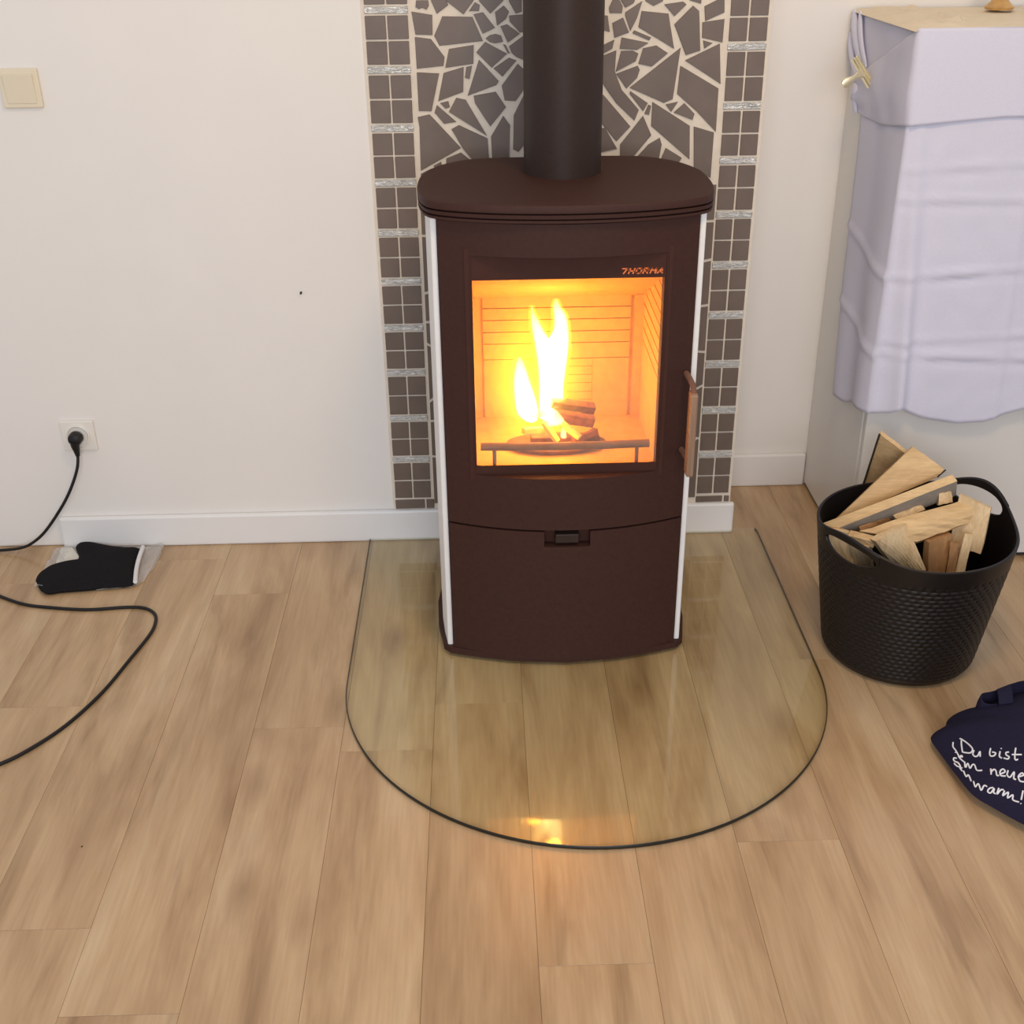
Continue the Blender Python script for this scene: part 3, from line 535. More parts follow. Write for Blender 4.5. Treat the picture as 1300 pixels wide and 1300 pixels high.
# floor boards: 18.5 cm wide, end joints where the photograph shows them
JOINTS = {2: -0.265, 3: -0.793, 4: -0.873, 5: -0.726, 6: -1.417, 8: -1.155, 9: -0.598, 1: -1.31, 7: -0.35, 10: -1.62, 11: -0.95, 12: -0.2, 0: -0.7}
plank_mesh = {}
for k in range(-7, 18):
    xa = -1.046 + 0.185 * k + 0.0
    yj = JOINTS.get(k, -0.3 - 0.37 * ((k * 5) % 4))
    ys = sorted({0.42, -3.6, *[y for y in (yj + 1.22 * q for q in range(-4, 4)) if -3.6 < y < 0.42]})
    for ya, yb in zip(ys, ys[1:]):
        L_ = round(yb - ya, 4)
        if L_ < 0.02:
            continue
        if L_ not in plank_mesh:
            o = MB().box(0.0002, 0.1848, 0.0002, L_ - 0.0002, -0.0045, 0.0).build('plank', M['floor'], floor, bevel=0.0004, seg=1)
            plank_mesh[L_] = o.data
        else:
            o = bpy.data.objects.new('plank', plank_mesh[L_])
            COL.objects.link(o)
            o.parent = floor
        o.location = (xa, ya, 0)

# tiled panel on the chimney breast
MB().box(-0.2465, 0.636, -0.004, 0.001, 0.088, 1.43).build('grout_bed', M['grout'], wall_back)
YT = -0.0075


def tile_at(mesh_key, x0, x1, z0, z1, name, mat, skew=0.0, store={}):
    w, h = round(x1 - x0, 3), round(z1 - z0, 3)
    key = (w, h, name)
    cx, cz = (x0 + x1) / 2, (z0 + z1) / 2
    if key not in store:
        o = MB().box(-w / 2, w / 2, -0.0035, 0.0035, -h / 2, h / 2).build(name, mat, None, bevel=0.0009, seg=1)
        store[key] = o.data
    else:
        o = bpy.data.objects.new(name, store[key])
        COL.objects.link(o)
    o.parent = wall_back
    o.location = (cx, -0.004 + random.uniform(-0.0004, 0.0004), cz)
    o.rotation_euler = (random.uniform(-.006, .006), skew + random.uniform(-.008, .008), random.uniform(-.01, .01))
    return o


SL = [1.414, 1.293, 1.172, 1.049, 0.929, 0.814, 0.698, 0.583, 0.468, 0.346, 0.232, 0.118]
SR = [1.330, 1.209, 1.085, 0.966, 0.843, 0.723, 0.600, 0.474, 0.351, 0.228, 0.112]
for side, S, xs in (('l', SL, (-0.2405, -0.1925, -0.1445)), ('r', SR, (0.5455, 0.5890, 0.6325))):
    for a, b in zip(S, S[1:]):
        tile_at('', xs[0], xs[2] - 0.002, a - 0.0070, a + 0.0070, 'glass_strip', M['foil'])
        top, bot = a - 0.0112, b + (0.0112 if b != S[-1] else 0.004)
        mid = (top + bot) / 2
        for x0, x1 in ((xs[0], xs[1]), (xs[1], xs[2])):
            tile_at('', x0 + 0.0012, x1 - 0.0032, mid + 0.0021, top, 'tile', M['tile'])
            tile_at('', x0 + 0.0012, x1 - 0.0032, bot, mid - 0.0021, 'tile', M['tile'])
for x0, x1, z0, z1 in ((-0.2405, -0.164, 0.091, 0.116), (-0.160, -0.140, 0.091, 0.116), (0.5455, 0.614, 0.091, 0.107), (0.619, 0.6325, 0.091, 0.107)):
    tile_at('', x0, x1, z0, z1, 'tile', M['tile'])


def shard(poly):
    area2 = sum(a[0] * b[1] - b[0] * a[1] for a, b in zip(poly, poly[1:] + poly[:1]))
    if area2 < 0:
        poly = poly[::-1]
    cx = sum(p[0] for p in poly) / len(poly)
    cz = sum(p[1] for p in poly) / len(poly)
    yf = -0.0076 + random.uniform(-0.0006, 0.0004)
    loc = [(x - cx, z - cz) for x, z in poly]
    inn = offset_poly(loc, 0.0007)
    m = MB().loft([[(x, 0.0042, z) for x, z in loc], [(x, 0.0008, z) for x, z in loc], [(x, 0, z) for x, z in inn]])
    o = m.build('broken_tile', M['tile'], None)
    o.parent = wall_back
    o.location = (cx, yf, cz)


for q in SHARDS:
    shard([p for p in q])

# ------------------------------------------------------------------ small wall fittings
sw = thing('light_switch', 'cream square light switch high on the white wall at far left', 'light switch', (-0.998, 0, 1.145))
MB().box(-1.041, -0.955, -0.009, 0.0, 1.1045, 1.1865).build('switch_frame', M['switch'], sw, bevel=0.003)
ro = MB()
ro.add([(-1.030, -0.0105, 1.114), (-0.966, -0.0105, 1.114), (-0.966, -0.015, 1.176), (-1.030, -0.015, 1.176),
        (-1.030, -0.007, 1.114), (-0.966, -0.007, 1.114), (-0.966, -0.007, 1.176), (-1.030, -0.007, 1.176)],
       [(0, 1, 2, 3), (7, 6, 5, 4), (0, 4, 5, 1), (1, 5, 6, 2), (2, 6, 7, 3), (3, 7, 4, 0)])
ro.build('rocker', M['switch'], sw, bevel=0.0015)

so = thing('wall_socket', 'white square power socket low on the wall with a black plug in it', 'socket', (-1.022, 0, 0.318))
MB().box(-1.064, -0.981, -0.008, 0.0, 0.277, 0.358).build('socket_frame', M['socket'], so, bevel=0.003)
rs = []
for r, y in ((0.029, -0.007), (0.029, -0.0125), (0.0265, -0.0135), (0.024, -0.012), (0.024, -0.0095)):
    rs.append([(-1.022 + r * math.cos(t), y, 0.319 + r * math.sin(t)) for t in (2 * math.pi * k / 40 for k in range(40))])
MB().loft(rs).build('socket_ring', M['socket'], so, smooth=True)

cb = thing('power_cable', 'black power cable plugged into the wall socket and looping over the floor', 'cable', (-1.027, -0.02, 0.319))
rs = []
for r, y in ((0.0145, -0.0145), (0.0175, -0.018), (0.0175, -0.031), (0.0150, -0.038), (0.008, -0.042)):
    rs.append([(-1.024 + r * math.cos(t), y, 0.319 + r * math.sin(t) * 0.95) for t in (2 * math.pi * k / 32 for k in range(32))])
plug = MB().loft(rs)
plug.tube([(-1.0245, -0.034, 0.317), (-1.026, -0.032, 0.302), (-1.026, -0.029, 0.288), (-1.0265, -0.026, 0.272)], [0.0125, 0.0105, 0.008, 0.0055], 14)
plug.build('plug', M['rubber'], cb, smooth=True)
path = [(-1.0265, -0.025, 0.280)] + [(x, -0.022 - 0.02 * math.sin(math.pi * min(1, i / 8)), z) for i, (x, y, z) in enumerate(CAB1)]
path += [(-1.50, -0.05, 0.0045), (-1.62, -0.12, 0.0045), (-1.60, -0.20, 0.0045)]
path += CAB2
pts = [(p.x, p.y, max(p.z, 0.0042)) for p in catmull(path, 7)]
MB().tube(pts, 0.0039, 10).build('cord', M['rubber'], cb, smooth=True)

nl = MB()
nl.tube([(-0.433, 0.002, 0.675), (-0.433, -0.006, 0.674), (-0.433, -0.0065, 0.674)], [0.0025, 0.0028, 0.001], 10)
tag(nl.build('nail', M['dark']), 'tiny dark nail head alone in the middle of the white wall', 'nail')

# ------------------------------------------------------------------ glass hearth plate
gp_top = []
N = 64
outline = [(0.7085, -0.004), (-0.3085, -0.004), (-0.3125, -0.02), (-0.3125, -0.45)]
outline += [(0.2 + 0.5125 * math.cos(t), -0.650 + 0.515 * math.sin(t)) for t in (math.pi + math.pi * k / N for k in range(N + 1))]
outline += [(0.7125, -0.45), (0.7125, -0.02)]
gp = thing('hearth_plate', 'clear greenish round-fronted glass plate on the floor under the stove', 'glass plate', (0.2, -0.55, 0.0))
MB().add([(x, y, 0.0085) for x, y in outline], [tuple(range(len(outline)))]).build('glass_sheet', M['plate'], gp)
e = MB()
oo = list(reversed(outline))
inn = offset_poly(outline, -0.0012)
inn2 = offset_poly(outline, 0.0006)
n = len(outline)
vs, fs = [], []
for pl, z in ((outline, 0.0006), (inn, 0.0025), (inn, 0.0070), (outline, 0.0088), (inn2, 0.0088), (inn2, 0.0006)):
    vs += [(x, y, z) for x, y in pl]
for i in range(6):
    for j in range(n):
        k = (j + 1) % n
        if j == 0:                                            # the back edge stands unseen against the wall
            continue
        fs.append((i * n + j, i * n + k, ((i + 1) % 6) * n + k, ((i + 1) % 6) * n + j))
fs += [tuple(i * n + 1 for i in range(6)), tuple(i * n for i in range(5, -1, -1))]
MB().add(vs, fs).build('edge_and_shadow_line', M['plate_edge'], gp, smooth=True)

# ------------------------------------------------------------------ stove
SX = 0.163


def fy(x):
    return -0.602 + 0.054 * ((x - SX) / 0.247) ** 2


st = thing('wood_stove', 'dark brown wood stove with white sides and a lit glass door', 'stove', (SX, -0.37, 0.009))
Z0 = 0.009
# plinth
half = [(0.0, -0.600), (0.12, -0.588), (0.20, -0.568), (0.252, -0.552), (0.268, -0.535), (0.282, -0.45), (0.286, -0.36), (0.276, -0.27), (0.25, -0.185)]
pl_ = [(SX + x, y) for x, y in half] + [(SX - x, y) for x, y in reversed(half[1:])]
MB().prism(pl_, Z0, Z0 + 0.016).build('plinth', M['steel'], st)
# white side panels
so_ = [(0.2590, -0.541), (0.267, -0.49), (0.273, -0.43), (0.2755, -0.36), (0.269, -0.27), (0.248, -0.19)]
for sgn in (-1, 1):
    po_ = [(SX + sgn * x, y) for x, y in so_]
    pi_ = [(SX + sgn * (x - 0.0120), y + (0.001 if i else 0.0)) for i, (x, y) in enumerate(so_)]
    MB().prism(po_ + pi_[::-1], Z0 + 0.010, 0.981).build('side_panel', M['cream_stone'], st, bevel=0.003)
# casing behind the panels
hc = 0.2455
MB().prism([(SX - hc, -0.52), (SX - hc + 0.012, -0.52), (SX - hc + 0.012, -0.19), (SX + hc - 0.012, -0.19), (SX + hc - 0.012, -0.52), (SX + hc, -0.52),
            (SX + hc, -0.175), (SX - hc, -0.175)], Z0 + 0.016, 0.981).build('casing', M['steel'], st)
# lower drawer front
xa, xb = SX - 0.2465, SX + 0.2465
slot = (0.1155, 0.2115, 0.303, 0.36)
m = MB()
grid_panel(m, breaks(xa, xb, 24, slot[:2]), [Z0 + 0.010, 0.12, 0.22, 0.303, 0.3385], [slot], fy, 0.022)
dr = m.build('lower_door', M['steel'], st, smooth=True)
MB().box(0.110, 0.217, -0.575, -0.57, 0.296, 0.3395).build('slot_back', M['black'], dr)
al = MB().box(0.139, 0.188, -0.598, -0.576, 0.310, 0.331).build('air_slider', M['pipe'], st, bevel=0.002)
tag(al, label='lighter square air lever in the slot')
# door with window opening
HX0, HX1, HZ0, HZ1 = -0.0225, 0.3465, 0.461, 0.916
m = MB()
grid_panel(m, breaks(xa, xb, 30, (HX0, HX1)), [0.3430, 0.40, HZ0, 0.6, 0.75, HZ1, 0.978], [(HX0, HX1, HZ0, HZ1)], fy, 0.046)
door = m.build('door', M['steel'], st, smooth=True)
m = MB()
grid_panel(m, [HX0 - 0.012, -0.0205, 0.3446, HX1 + 0.012], [HZ0 - 0.012, 0.4800, 0.8670, HZ1 + 0.012], [(-0.0205, 0.3446, 0.4800, 0.8670)], lambda x: -0.5702, 0.0012)
tag(m.build('printed_border', M['black'], door), label='black printed border round the door glass')
MB().box(HX0 - 0.01, HX1 + 0.01, -0.5688, -0.5648, HZ0 - 0.01, HZ1 + 0.01).build('glass_pane', M['pane'], door)
# lettering on the glass border
LET = {
    'T': [[(0.0, 1.0), (1.0, 1.0)], [(0.95, 1.0), (0.40, 0.0)]],
    'H': [[(0.15, 1.0), (0.0, 0.0)], [(1.0, 1.0), (0.85, 0.0)], [(0.08, 0.5), (0.92, 0.5)]],
    'O': [[(0.1, 0.12), (0.0, 0.3), (0.08, 0.8), (0.25, 1.0), (0.85, 1.0), (1.0, 0.82), (0.92, 0.2), (0.75, 0.0), (0.25, 0.0), (0.1, 0.12)]],
    'R': [[(0.0, 0.0), (0.15, 1.0), (0.8, 1.0), (0.98, 0.8), (0.9, 0.55), (0.7, 0.45), (0.1, 0.45)], [(0.55, 0.45), (0.85, 0.0)]],
    'M': [[(0.0, 0.0), (0.15, 1.0), (0.5, 0.35), (1.0, 1.0), (0.85, 0.0)]],
    'A': [[(0.0, 0.0), (0.75, 1.0), (0.95, 0.0)], [(0.3, 0.32), (0.9, 0.32)]],
}
m = MB()
lx, lz, lh, lw = 0.2615, 0.8755, 0.0095, 0.0098
for i, ch in enumerate('THORMA'):
    x0 = lx + i * 0.01355
    w_ = lw if ch != 'M' else 0.0112
    for stk in LET[ch]:
        p3 = [(x0 + a * w_ + 0.002 * b, b * lh + lz) for a, b in stk]
        for (ax, az), (bx_, bz) in zip(p3, p3[1:]):
            d = Vector((bx_ - ax, bz - az))
            d.normalize()
            nx_, nz_ = -d.y * 0.00125, d.x * 0.00125
            ax, az, bx2, bz2 = ax - d.x * .0008, az - d.y * .0008, bx_ + d.x * .0008, bz + d.y * .0008
            ring = [(ax + nx_, az + nz_), (ax - nx_, az - nz_), (bx2 - nx_, bz2 - nz_), (bx2 + nx_, bz2 + nz_)]
            m.loft([[(x, -0.5713, z) for x, z in ring], [(x, -0.5703, z) for x, z in ring]])
tag(m.build('lettering', M['logo'], door), label='brand lettering on the glass border, firelight painted in orange')
# handle: beech grip on a steel bracket at the right edge
hd = MB().box(0.3985, 0.4135, -0.626, -0.594, 0.470, 0.648).build('handle', M['handle'], door, bevel=0.004)
tag(hd, label='pale wooden door grip')
br = MB()
br.tube([(0.398, -0.560, 0.668), (0.400, -0.585, 0.668), (0.405, -0.604, 0.660), (0.4065, -0.610, 0.646)], 0.006, 10)
br.build('handle_bracket', M['iron'], door, smooth=True)
MB().tube([(0.398, -0.550, 0.50), (0.404, -0.60, 0.50)], 0.006, 10).build('handle_bracket', M['iron'], door, smooth=True)

# firebox
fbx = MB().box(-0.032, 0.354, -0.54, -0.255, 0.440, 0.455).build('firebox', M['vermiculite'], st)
tag(fbx, label='orange-lit firebox lined with grooved boards')
for name, build in (('rear_liner', 0), ('side_liner', 1), ('side_liner', 2)):
    m = MB()
    if build == 0:
        m.box(-0.032, 0.354, -0.262, -0.252, 0.44, 0.92)
        zz = [0.595] + [0.6315, 0.6586, 0.6860, 0.7130] + [0.76]
        for a, b in zip(zz, zz[1:]):
            m.box(-0.002, 0.322, -0.2675, -0.262, a + 0.0012, b - 0.0012)
        zz = [0.455] + [0.477, 0.496, 0.515, 0.536, 0.556, 0.576] + [0.5938]
        for a, b in zip(zz, zz[1:]):
            m.box(0.07, 0.24, -0.2665, -0.262, a + 0.0006, b - 0.0006)
        m.box(-0.002, 0.0695, -0.2665, -0.262, 0.455, 0.5938).box(0.2405, 0.322, -0.2665, -0.262, 0.455, 0.5938)
        m.box(-0.032, -0.012, -0.2700, -0.262, 0.455, 0.76).box(0.330, 0.354, -0.2760, -0.262, 0.455, 0.74)
    else:
        s = -1 if build == 1 else 1
        xo = 0.163 + s * 0.193
        x1 = xo - s * 0.008
        m.box(min(xo, xo + s * 0.01), max(xo, xo + s * 0.01), -0.545, -0.255, 0.44, 0.92)
        zz = [0.455, 0.643] + [0.670 + 0.0273 * i for i in range(7)] + [0.915]
        for a, b in zip(zz, zz[1:]):
            m.box(min(xo, x1), max(xo, x1), -0.518, -0.262, a + 0.0022, b - 0.0022)
        m.box(min(xo, x1), max(xo, x1), -0.545, -0.522, 0.455, 0.915)
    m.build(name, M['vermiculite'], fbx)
m = MB()
m.loft([[(x, -0.262, 0.735), (x, -0.540, 0.866), (x, -0.540, 0.886), (x, -0.262, 0.755)] for x in (-0.031, 0.353)])
m.box(-0.032, 0.354, -0.545, -0.255, 0.92, 0.93)
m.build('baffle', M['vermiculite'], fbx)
m = MB()
m.tube([(-0.012, -0.520, 0.500), (0.07, -0.523, 0.4995), (0.163, -0.524, 0.499), (0.26, -0.523, 0.4995), (0.337, -0.520, 0.500)], 0.0085, 12)
for x in (0.016, 0.312):
    m.tube([(x, -0.520, 0.498), (x, -0.520, 0.455)], 0.004, 8)
m.build('log_guard', M['iron'], fbx, smooth=True)
m = MB()
ring = lambda k, r: [(0.150 + r * 1.3 * math.cos(t), -0.43 + r * 0.62 * math.sin(t), k) for t in (2 * math.pi * i / 40 for i in range(40))]
m.loft([ring(0.4555, 0.070), ring(0.462, 0.078), ring(0.4665, 0.082), ring(0.4655, 0.078), ring(0.460, 0.066)])
m.build('shadow_dish', M['iron'], fbx, smooth=True)  # dark dish added where only a shadow lies behind the guard bar

# top plate with three ridges
hp = [(0.0, -0.612), (0.10, -0.605), (0.18, -0.588), (0.243, -0.562), (0.270, -0.530), (0.284, -0.46), (0.286, -0.385), (0.279, -0.315), (0.248, -0.238), (0.196, -0.186), (0.135, -0.168), (0.0, -0.166)]
tp = [(SX + x, y) for x, y in hp] + [(SX - x, y) for x, y in reversed(hp[1:-1])]
tp = [(p.x, p.y) for p in catmull([(x, y, 0) for x, y in tp], 6, True)]
ar = sum(a[0] * b[1] - b[0] * a[1] for a, b in zip(tp, tp[1:] + tp[:1]))
if ar < 0:
    tp = tp[::-1]
prof = [(0.014, 0.9805), (0.003, 0.9808), (0.001, 0.982), (0.001, 0.9865), (0.010, 0.9868), (0.010, 0.9898), (0.001, 0.990), (0.0005, 0.9965),
        (0.010, 0.9968), (0.010, 1.0000), (0.0005, 1.0003), (0.0, 1.0105), (0.002, 1.0135), (0.006, 1.0142), (0.03, 1.0142)]
MB().loft([[(x, y, z) for x, y in offset_poly(tp, d)] for d, z in prof]).build('top_plate', M['steel'], st, smooth=True)

fp = thing('flue_pipe', 'thick dark round flue pipe rising from the stove top', 'pipe', (0.165, -0.325, 1.0145))
MB().lathe([(0.0775, 1.0145), (0.0775, 2.5), (0.074, 2.5), (0.074, 1.0145)], (0.165, -0.325), 64).build('pipe', M['pipe'], fp, smooth=True)
MB().lathe([(0.0775, 1.0143), (0.0835, 1.0143), (0.0835, 1.0150), (0.0775, 1.0150)], (0.165, -0.325), 64).build('collar', M['black'], fp, smooth=True)

# the fire
BL = ['uppermost brown log lying across the right of the fire', 'reddish log under the topmost log in the fire', 'short brown log half hidden by flames at left of the fire',
      'thin stick with its glow painted yellow leaning at the front of the fire', 'pale yellow split stick at the left end of the fire', 'bright yellow stick slanting to the right of the fire',
      'long dark log lowest in the fire', 'short dark splinter at the right end of the fire']
for i, (a, b, r) in enumerate(BLOGS):
    a, b = Vector(a), Vector(b)
    d = (b - a).normalized()
    u = d.cross(Vector((0, 0, 1))).normalized()
    w = u.cross(d)
    ang = 0.35 * ((i * 7) % 5 - 2) * 0.4
    rings = []
    for t in (0, 0.33, 0.66, 1):
        p = a.lerp(b, t)
        rings.append([tuple(p + (u * (cu * math.cos(ang) - cw * math.sin(ang)) + w * (cu * math.sin(ang) + cw * math.cos(ang))) * r * random.uniform(0.88, 1.12))
                      for cu, cw in ((-1, -0.8), (1, -0.9), (1.05, 0.75), (0.1, 1.0), (-1, 0.8))])
    o = MB().loft(rings).build('burning_log', M['burn_y'] if i in (3, 4, 5) else M['burn'], None, bevel=0.001, seg=1)
    tag(o, BL[i], 'log', 'logs burning in the stove')

fr = thing('fire', 'white and yellow flames rising from the logs behind the stove glass', 'fire', (0.14, -0.40, 0.48))


def flame(pts, y0, name, mat, dy=1.0, grow=0.0, n=16):
    P = catmull([(x, z, r + grow) for x, z, r in pts], 4)
    rings = []
    for x, z, r in P:
        r = max(r, 0.0008)
        rings.append([(x + r * math.cos(t), y0 + dy * r * math.sin(t), z) for t in (2 * math.pi * k / n for k in range(n))])
    return MB().loft(rings).build(name, mat, fr, smooth=True)


flame(FL_A, -0.400, 'flame', M['flame'])
flame(FL_B, -0.395, 'flame', M['flame'])
flame(FL_C, -0.405, 'flame', M['flame'])
flame(FL_A, -0.400, 'flame_edge', M['flame_edge'], grow=0.006)
flame(FL_B, -0.395, 'flame_edge', M['flame_edge'], grow=0.006)
flame(FL_C, -0.405, 'flame_edge', M['flame_edge'], grow=0.009)
flame(FL_D, -0.455, 'flame', M['flame'])
flame(FL_E, -0.445, 'flame', M['flame'])
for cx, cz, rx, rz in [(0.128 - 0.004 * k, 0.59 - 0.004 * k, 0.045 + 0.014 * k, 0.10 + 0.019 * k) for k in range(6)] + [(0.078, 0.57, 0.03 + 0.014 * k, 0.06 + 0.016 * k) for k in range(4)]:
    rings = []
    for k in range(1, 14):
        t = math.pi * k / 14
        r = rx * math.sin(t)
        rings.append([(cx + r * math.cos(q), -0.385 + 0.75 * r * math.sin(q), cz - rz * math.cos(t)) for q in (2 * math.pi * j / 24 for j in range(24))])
    o = MB().loft(rings).build('bloom_glow', M['bloom_halo'], fr, smooth=True)  # added glowing volumes that imitate lens bloom and hazy glass
for k, (loc, p) in enumerate((((0.150, -0.455, 0.69), 1.15), ((0.10, -0.455, 0.58), 0.85), ((0.165, -0.49, 0.505), 0.2))):
    d = bpy.data.lights.new('firelight', 'POINT')
    d.energy = p
    d.color = (1.0, 0.325, 0.022)
    d.shadow_soft_size = 0.022 if k < 2 else 0.008
    o = bpy.data.objects.new('firelight', d)
    COL.objects.link(o)
    o.parent = fr
    o.location = Vector(loc) - fr.location

# ------------------------------------------------------------------ cabinet on the right
cbn = thing('white_cabinet', 'tall white cabinet beside the chimney breast half covered by a lavender cloth', 'cabinet', (1.2, 0.05, 0))
MB().box(0.904, 1.50, -0.158, 0.268, 0.012, 1.25).build('carcass', M['cabinet'], cbn, bevel=0.003)
MB().box(0.907, 1.498, -0.179, -0.160, 0.014, 1.249).build('door', M['cabinet'], cbn, bevel=0.003)
MB().box(0.915, 1.49, -0.165, 0.26, 0.0, 0.012).build('gap_shade_strip', M['dark'], cbn)  # dark strip painted for the shade in the gap under the cabinet

# tablecloth draped over it
tc = thing('tablecloth', 'lavender white tablecloth draped over the tall cabinet and clipped at its corner', 'tablecloth', (1.15, 0.04, 1.25))
TOPZ = 1.256
LEFT_Y = [(0.37, 0.031), (0.70, 0.085), (0.90, 0.100), (1.04, 0.115), (1.10, 0.20), (1.16, 0.245), (1.26, 0.258)]
HS = list(HEM_SIDE)
HF = list(HEM_FRONT) + [(1.36, -0.206, 0.40), (1.43, -0.21, 0.41), (1.505, -0.205, 0.42)]


def ridge(d, w):
    return math.exp(-(d / w) ** 2)


def cloth_cols():
    cols = []
    ns = 26
    for i in range(ns + 1):                                  # along the cabinet's left side, back to front
        s = i / ns
        cols.append(('s', s))
    nf = 84
    for i in range(1, nf + 1):
        cols.append(('f', i / nf))
    return cols


def cloth_pt(kind, s, t, lift=0.0):
    """t = 0 at the cabinet top edge, 1 at the hem"""
    if kind == 's':
        yl_h = lerp(HS[0][1], -0.21, s)
        hz = interp(s, [(0, HS[0][2]), (0.3, HS[1][2]), (0.65, HS[2][2]), (1, HF[0][2])])
        z = lerp(TOPZ, hz, t)
        yb = interp(z, LEFT_Y)
        yf_ = lerp(-0.186, -0.206, t)
        y = lerp(yb, yf_, s)
        x = lerp(0.899, 0.889, t) - lift
        x -= 0.006 * t * math.sin(9 * s + 1) + 0.003 * noise.noise((y * 9, z * 5, 1))
        for zc, a in ((0.765, .005), (0.585, .005)):
            x -= a * ridge(z - zc + 0.05 * (s - 0.5), 0.009)
        k = max(0, (s - 0.8) / 0.2)
        x += 0.006 * k * k * (0.3 + t)
        return (x, y, z)
    X0, X1 = 0.899, 1.505
    xt = lerp(X0, X1, s)
    hx = lerp(0.905, 1.505, s)
    hz = interp(hx, [(p[0], p[2]) for p in HF])
    hy = interp(hx, [(p[0], p[1]) for p in HF])
    z = lerp(TOPZ, hz, t)
    x = lerp(xt, hx, t)
    y = lerp(-0.186, hy, t ** 1.3) - lift
    y += 0.004 * math.exp(-((x - xt * 0 - lerp(0.899, 0.905, t)) / 0.016))
    fold_x = lerp(0.918, 0.962, t)                           # long soft fold running down from the corner
    y -= 0.016 * t * ridge(x - fold_x, 0.016) - 0.010 * t * ridge(x - fold_x - 0.03, 0.018)
    y -= 0.0035 * ridge(x - lerp(1.165, 1.20, t), 0.006)     # ironed crease down the front
    for zc, a, tilt in ((0.985, .0045, .04), (0.912, .0045, -.02), (0.753, .009, .05), (0.600, .010, .03), (0.556, .007, -.06)):
        fade = 0.25 + 0.75 * min(1, abs(noise.noise((x * 7, zc * 30, 4))) * 2.6)
        y -= a * fade * (ridge(z - zc - tilt * (x - 1.1), 0.0075) - 0.6 * ridge(z - zc + 0.014 - tilt * (x - 1.1), 0.009))
    y -= 0.004 * noise.noise((x * 8, z * 6, 0.3)) + 0.0015 * noise.noise((x * 25, z * 22, 2.0))
    return (x, min(y, -0.1835) if x > 0.9135 else y, z)


cols = cloth_cols()
NT = 90
m = MB()
rows = []
for j in range(NT + 1):
    t = j / NT
    rows.append([cloth_pt(k, s, t) for k, s in cols])
m.loft(rows, cap=False, closed=False)
sheet = m.build('cloth_sheet', M['cloth'], tc, smooth=True)
sheet.data.set_sharp_from_angle(angle=math.radians(120))
sd = sheet.modifiers.new('thickness', 'SOLIDIFY')
sd.thickness = 0.0015
# sheet lying over the cabinet top
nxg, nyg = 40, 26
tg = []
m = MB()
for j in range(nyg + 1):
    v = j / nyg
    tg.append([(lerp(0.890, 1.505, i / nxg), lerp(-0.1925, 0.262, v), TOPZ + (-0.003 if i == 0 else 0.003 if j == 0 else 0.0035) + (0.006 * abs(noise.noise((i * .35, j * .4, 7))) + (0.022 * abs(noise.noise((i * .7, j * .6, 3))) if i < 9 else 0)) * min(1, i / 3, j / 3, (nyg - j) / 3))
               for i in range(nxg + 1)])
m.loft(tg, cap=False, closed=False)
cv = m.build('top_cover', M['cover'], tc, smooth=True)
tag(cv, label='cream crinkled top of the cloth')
# turned-over upper band, pulled back to the clip on the cabinet's left side
m = MB()
rows = []
for j in range(31):
    v = j / 30
    r_ = []
    for k, s in cols:
        if k == 's':
            y = lerp(0.165, -0.192, s)
            ztop = lerp(1.128, TOPZ + 0.004, s ** 1.1)
            zbot = lerp(1.045, 1.068, s) - 0.012 * math.sin(math.pi * s)
            z = lerp(ztop, zbot, v)
            x = 0.8925 - 0.005 * math.sin(v * math.pi) - 0.004 * noise.noise((y * 14, z * 14, 5)) + 0.006 * max(0, (s - .85) / .15) ** 2
            if s < 0.25:
                x -= 0.006 * math.sin(v * 12) * (0.25 - s) / 0.25
            r_.append((x, y, z))
        else:
            x = lerp(0.8985, 1.509, s)
            zbot = 1.068 + 0.016 * min(1, s * 3)
            z = lerp(TOPZ + 0.004, zbot, v)
            y = -0.1935 - 0.003 * v - 0.0035 * noise.noise((x * 7, z * 9, 9))
            r_.append((x, y, z))
    rows.append(r_)
m.loft(rows, cap=False, closed=False)
band = m.build('folded_band', M['cloth'], tc, smooth=True)
band.data.set_sharp_from_angle(angle=math.radians(120))
sd = band.modifiers.new('thickness', 'SOLIDIFY')
sd.thickness = 0.0022
# gathered pleats above the clip
m = MB()
for i, (ya, za, yb, zb, r) in enumerate(((0.250, 1.252, 0.130, 1.138, .017), (0.205, 1.256, 0.110, 1.146, .011), (0.262, 1.205, 0.165, 1.115, .014), (0.17, 1.110, 0.145, 1.04, .014))):
    pts = [(0.893 - 0.006 * math.sin(math.pi * q / 6), lerp(ya, yb, q / 6), lerp(za, zb, (q / 6) ** 0.8)) for q in range(7)]
    m.tube(pts, [r * (1 - 0.35 * q / 6) * (0.6 if q in (0, 6) else 1) for q in range(7)], 10)
m.v = [(0.892 + (x - 0.892) * 0.55, y, z) for x, y, z in m.v]
m.build('gathered_pleats', M['cloth'], tc, smooth=True)

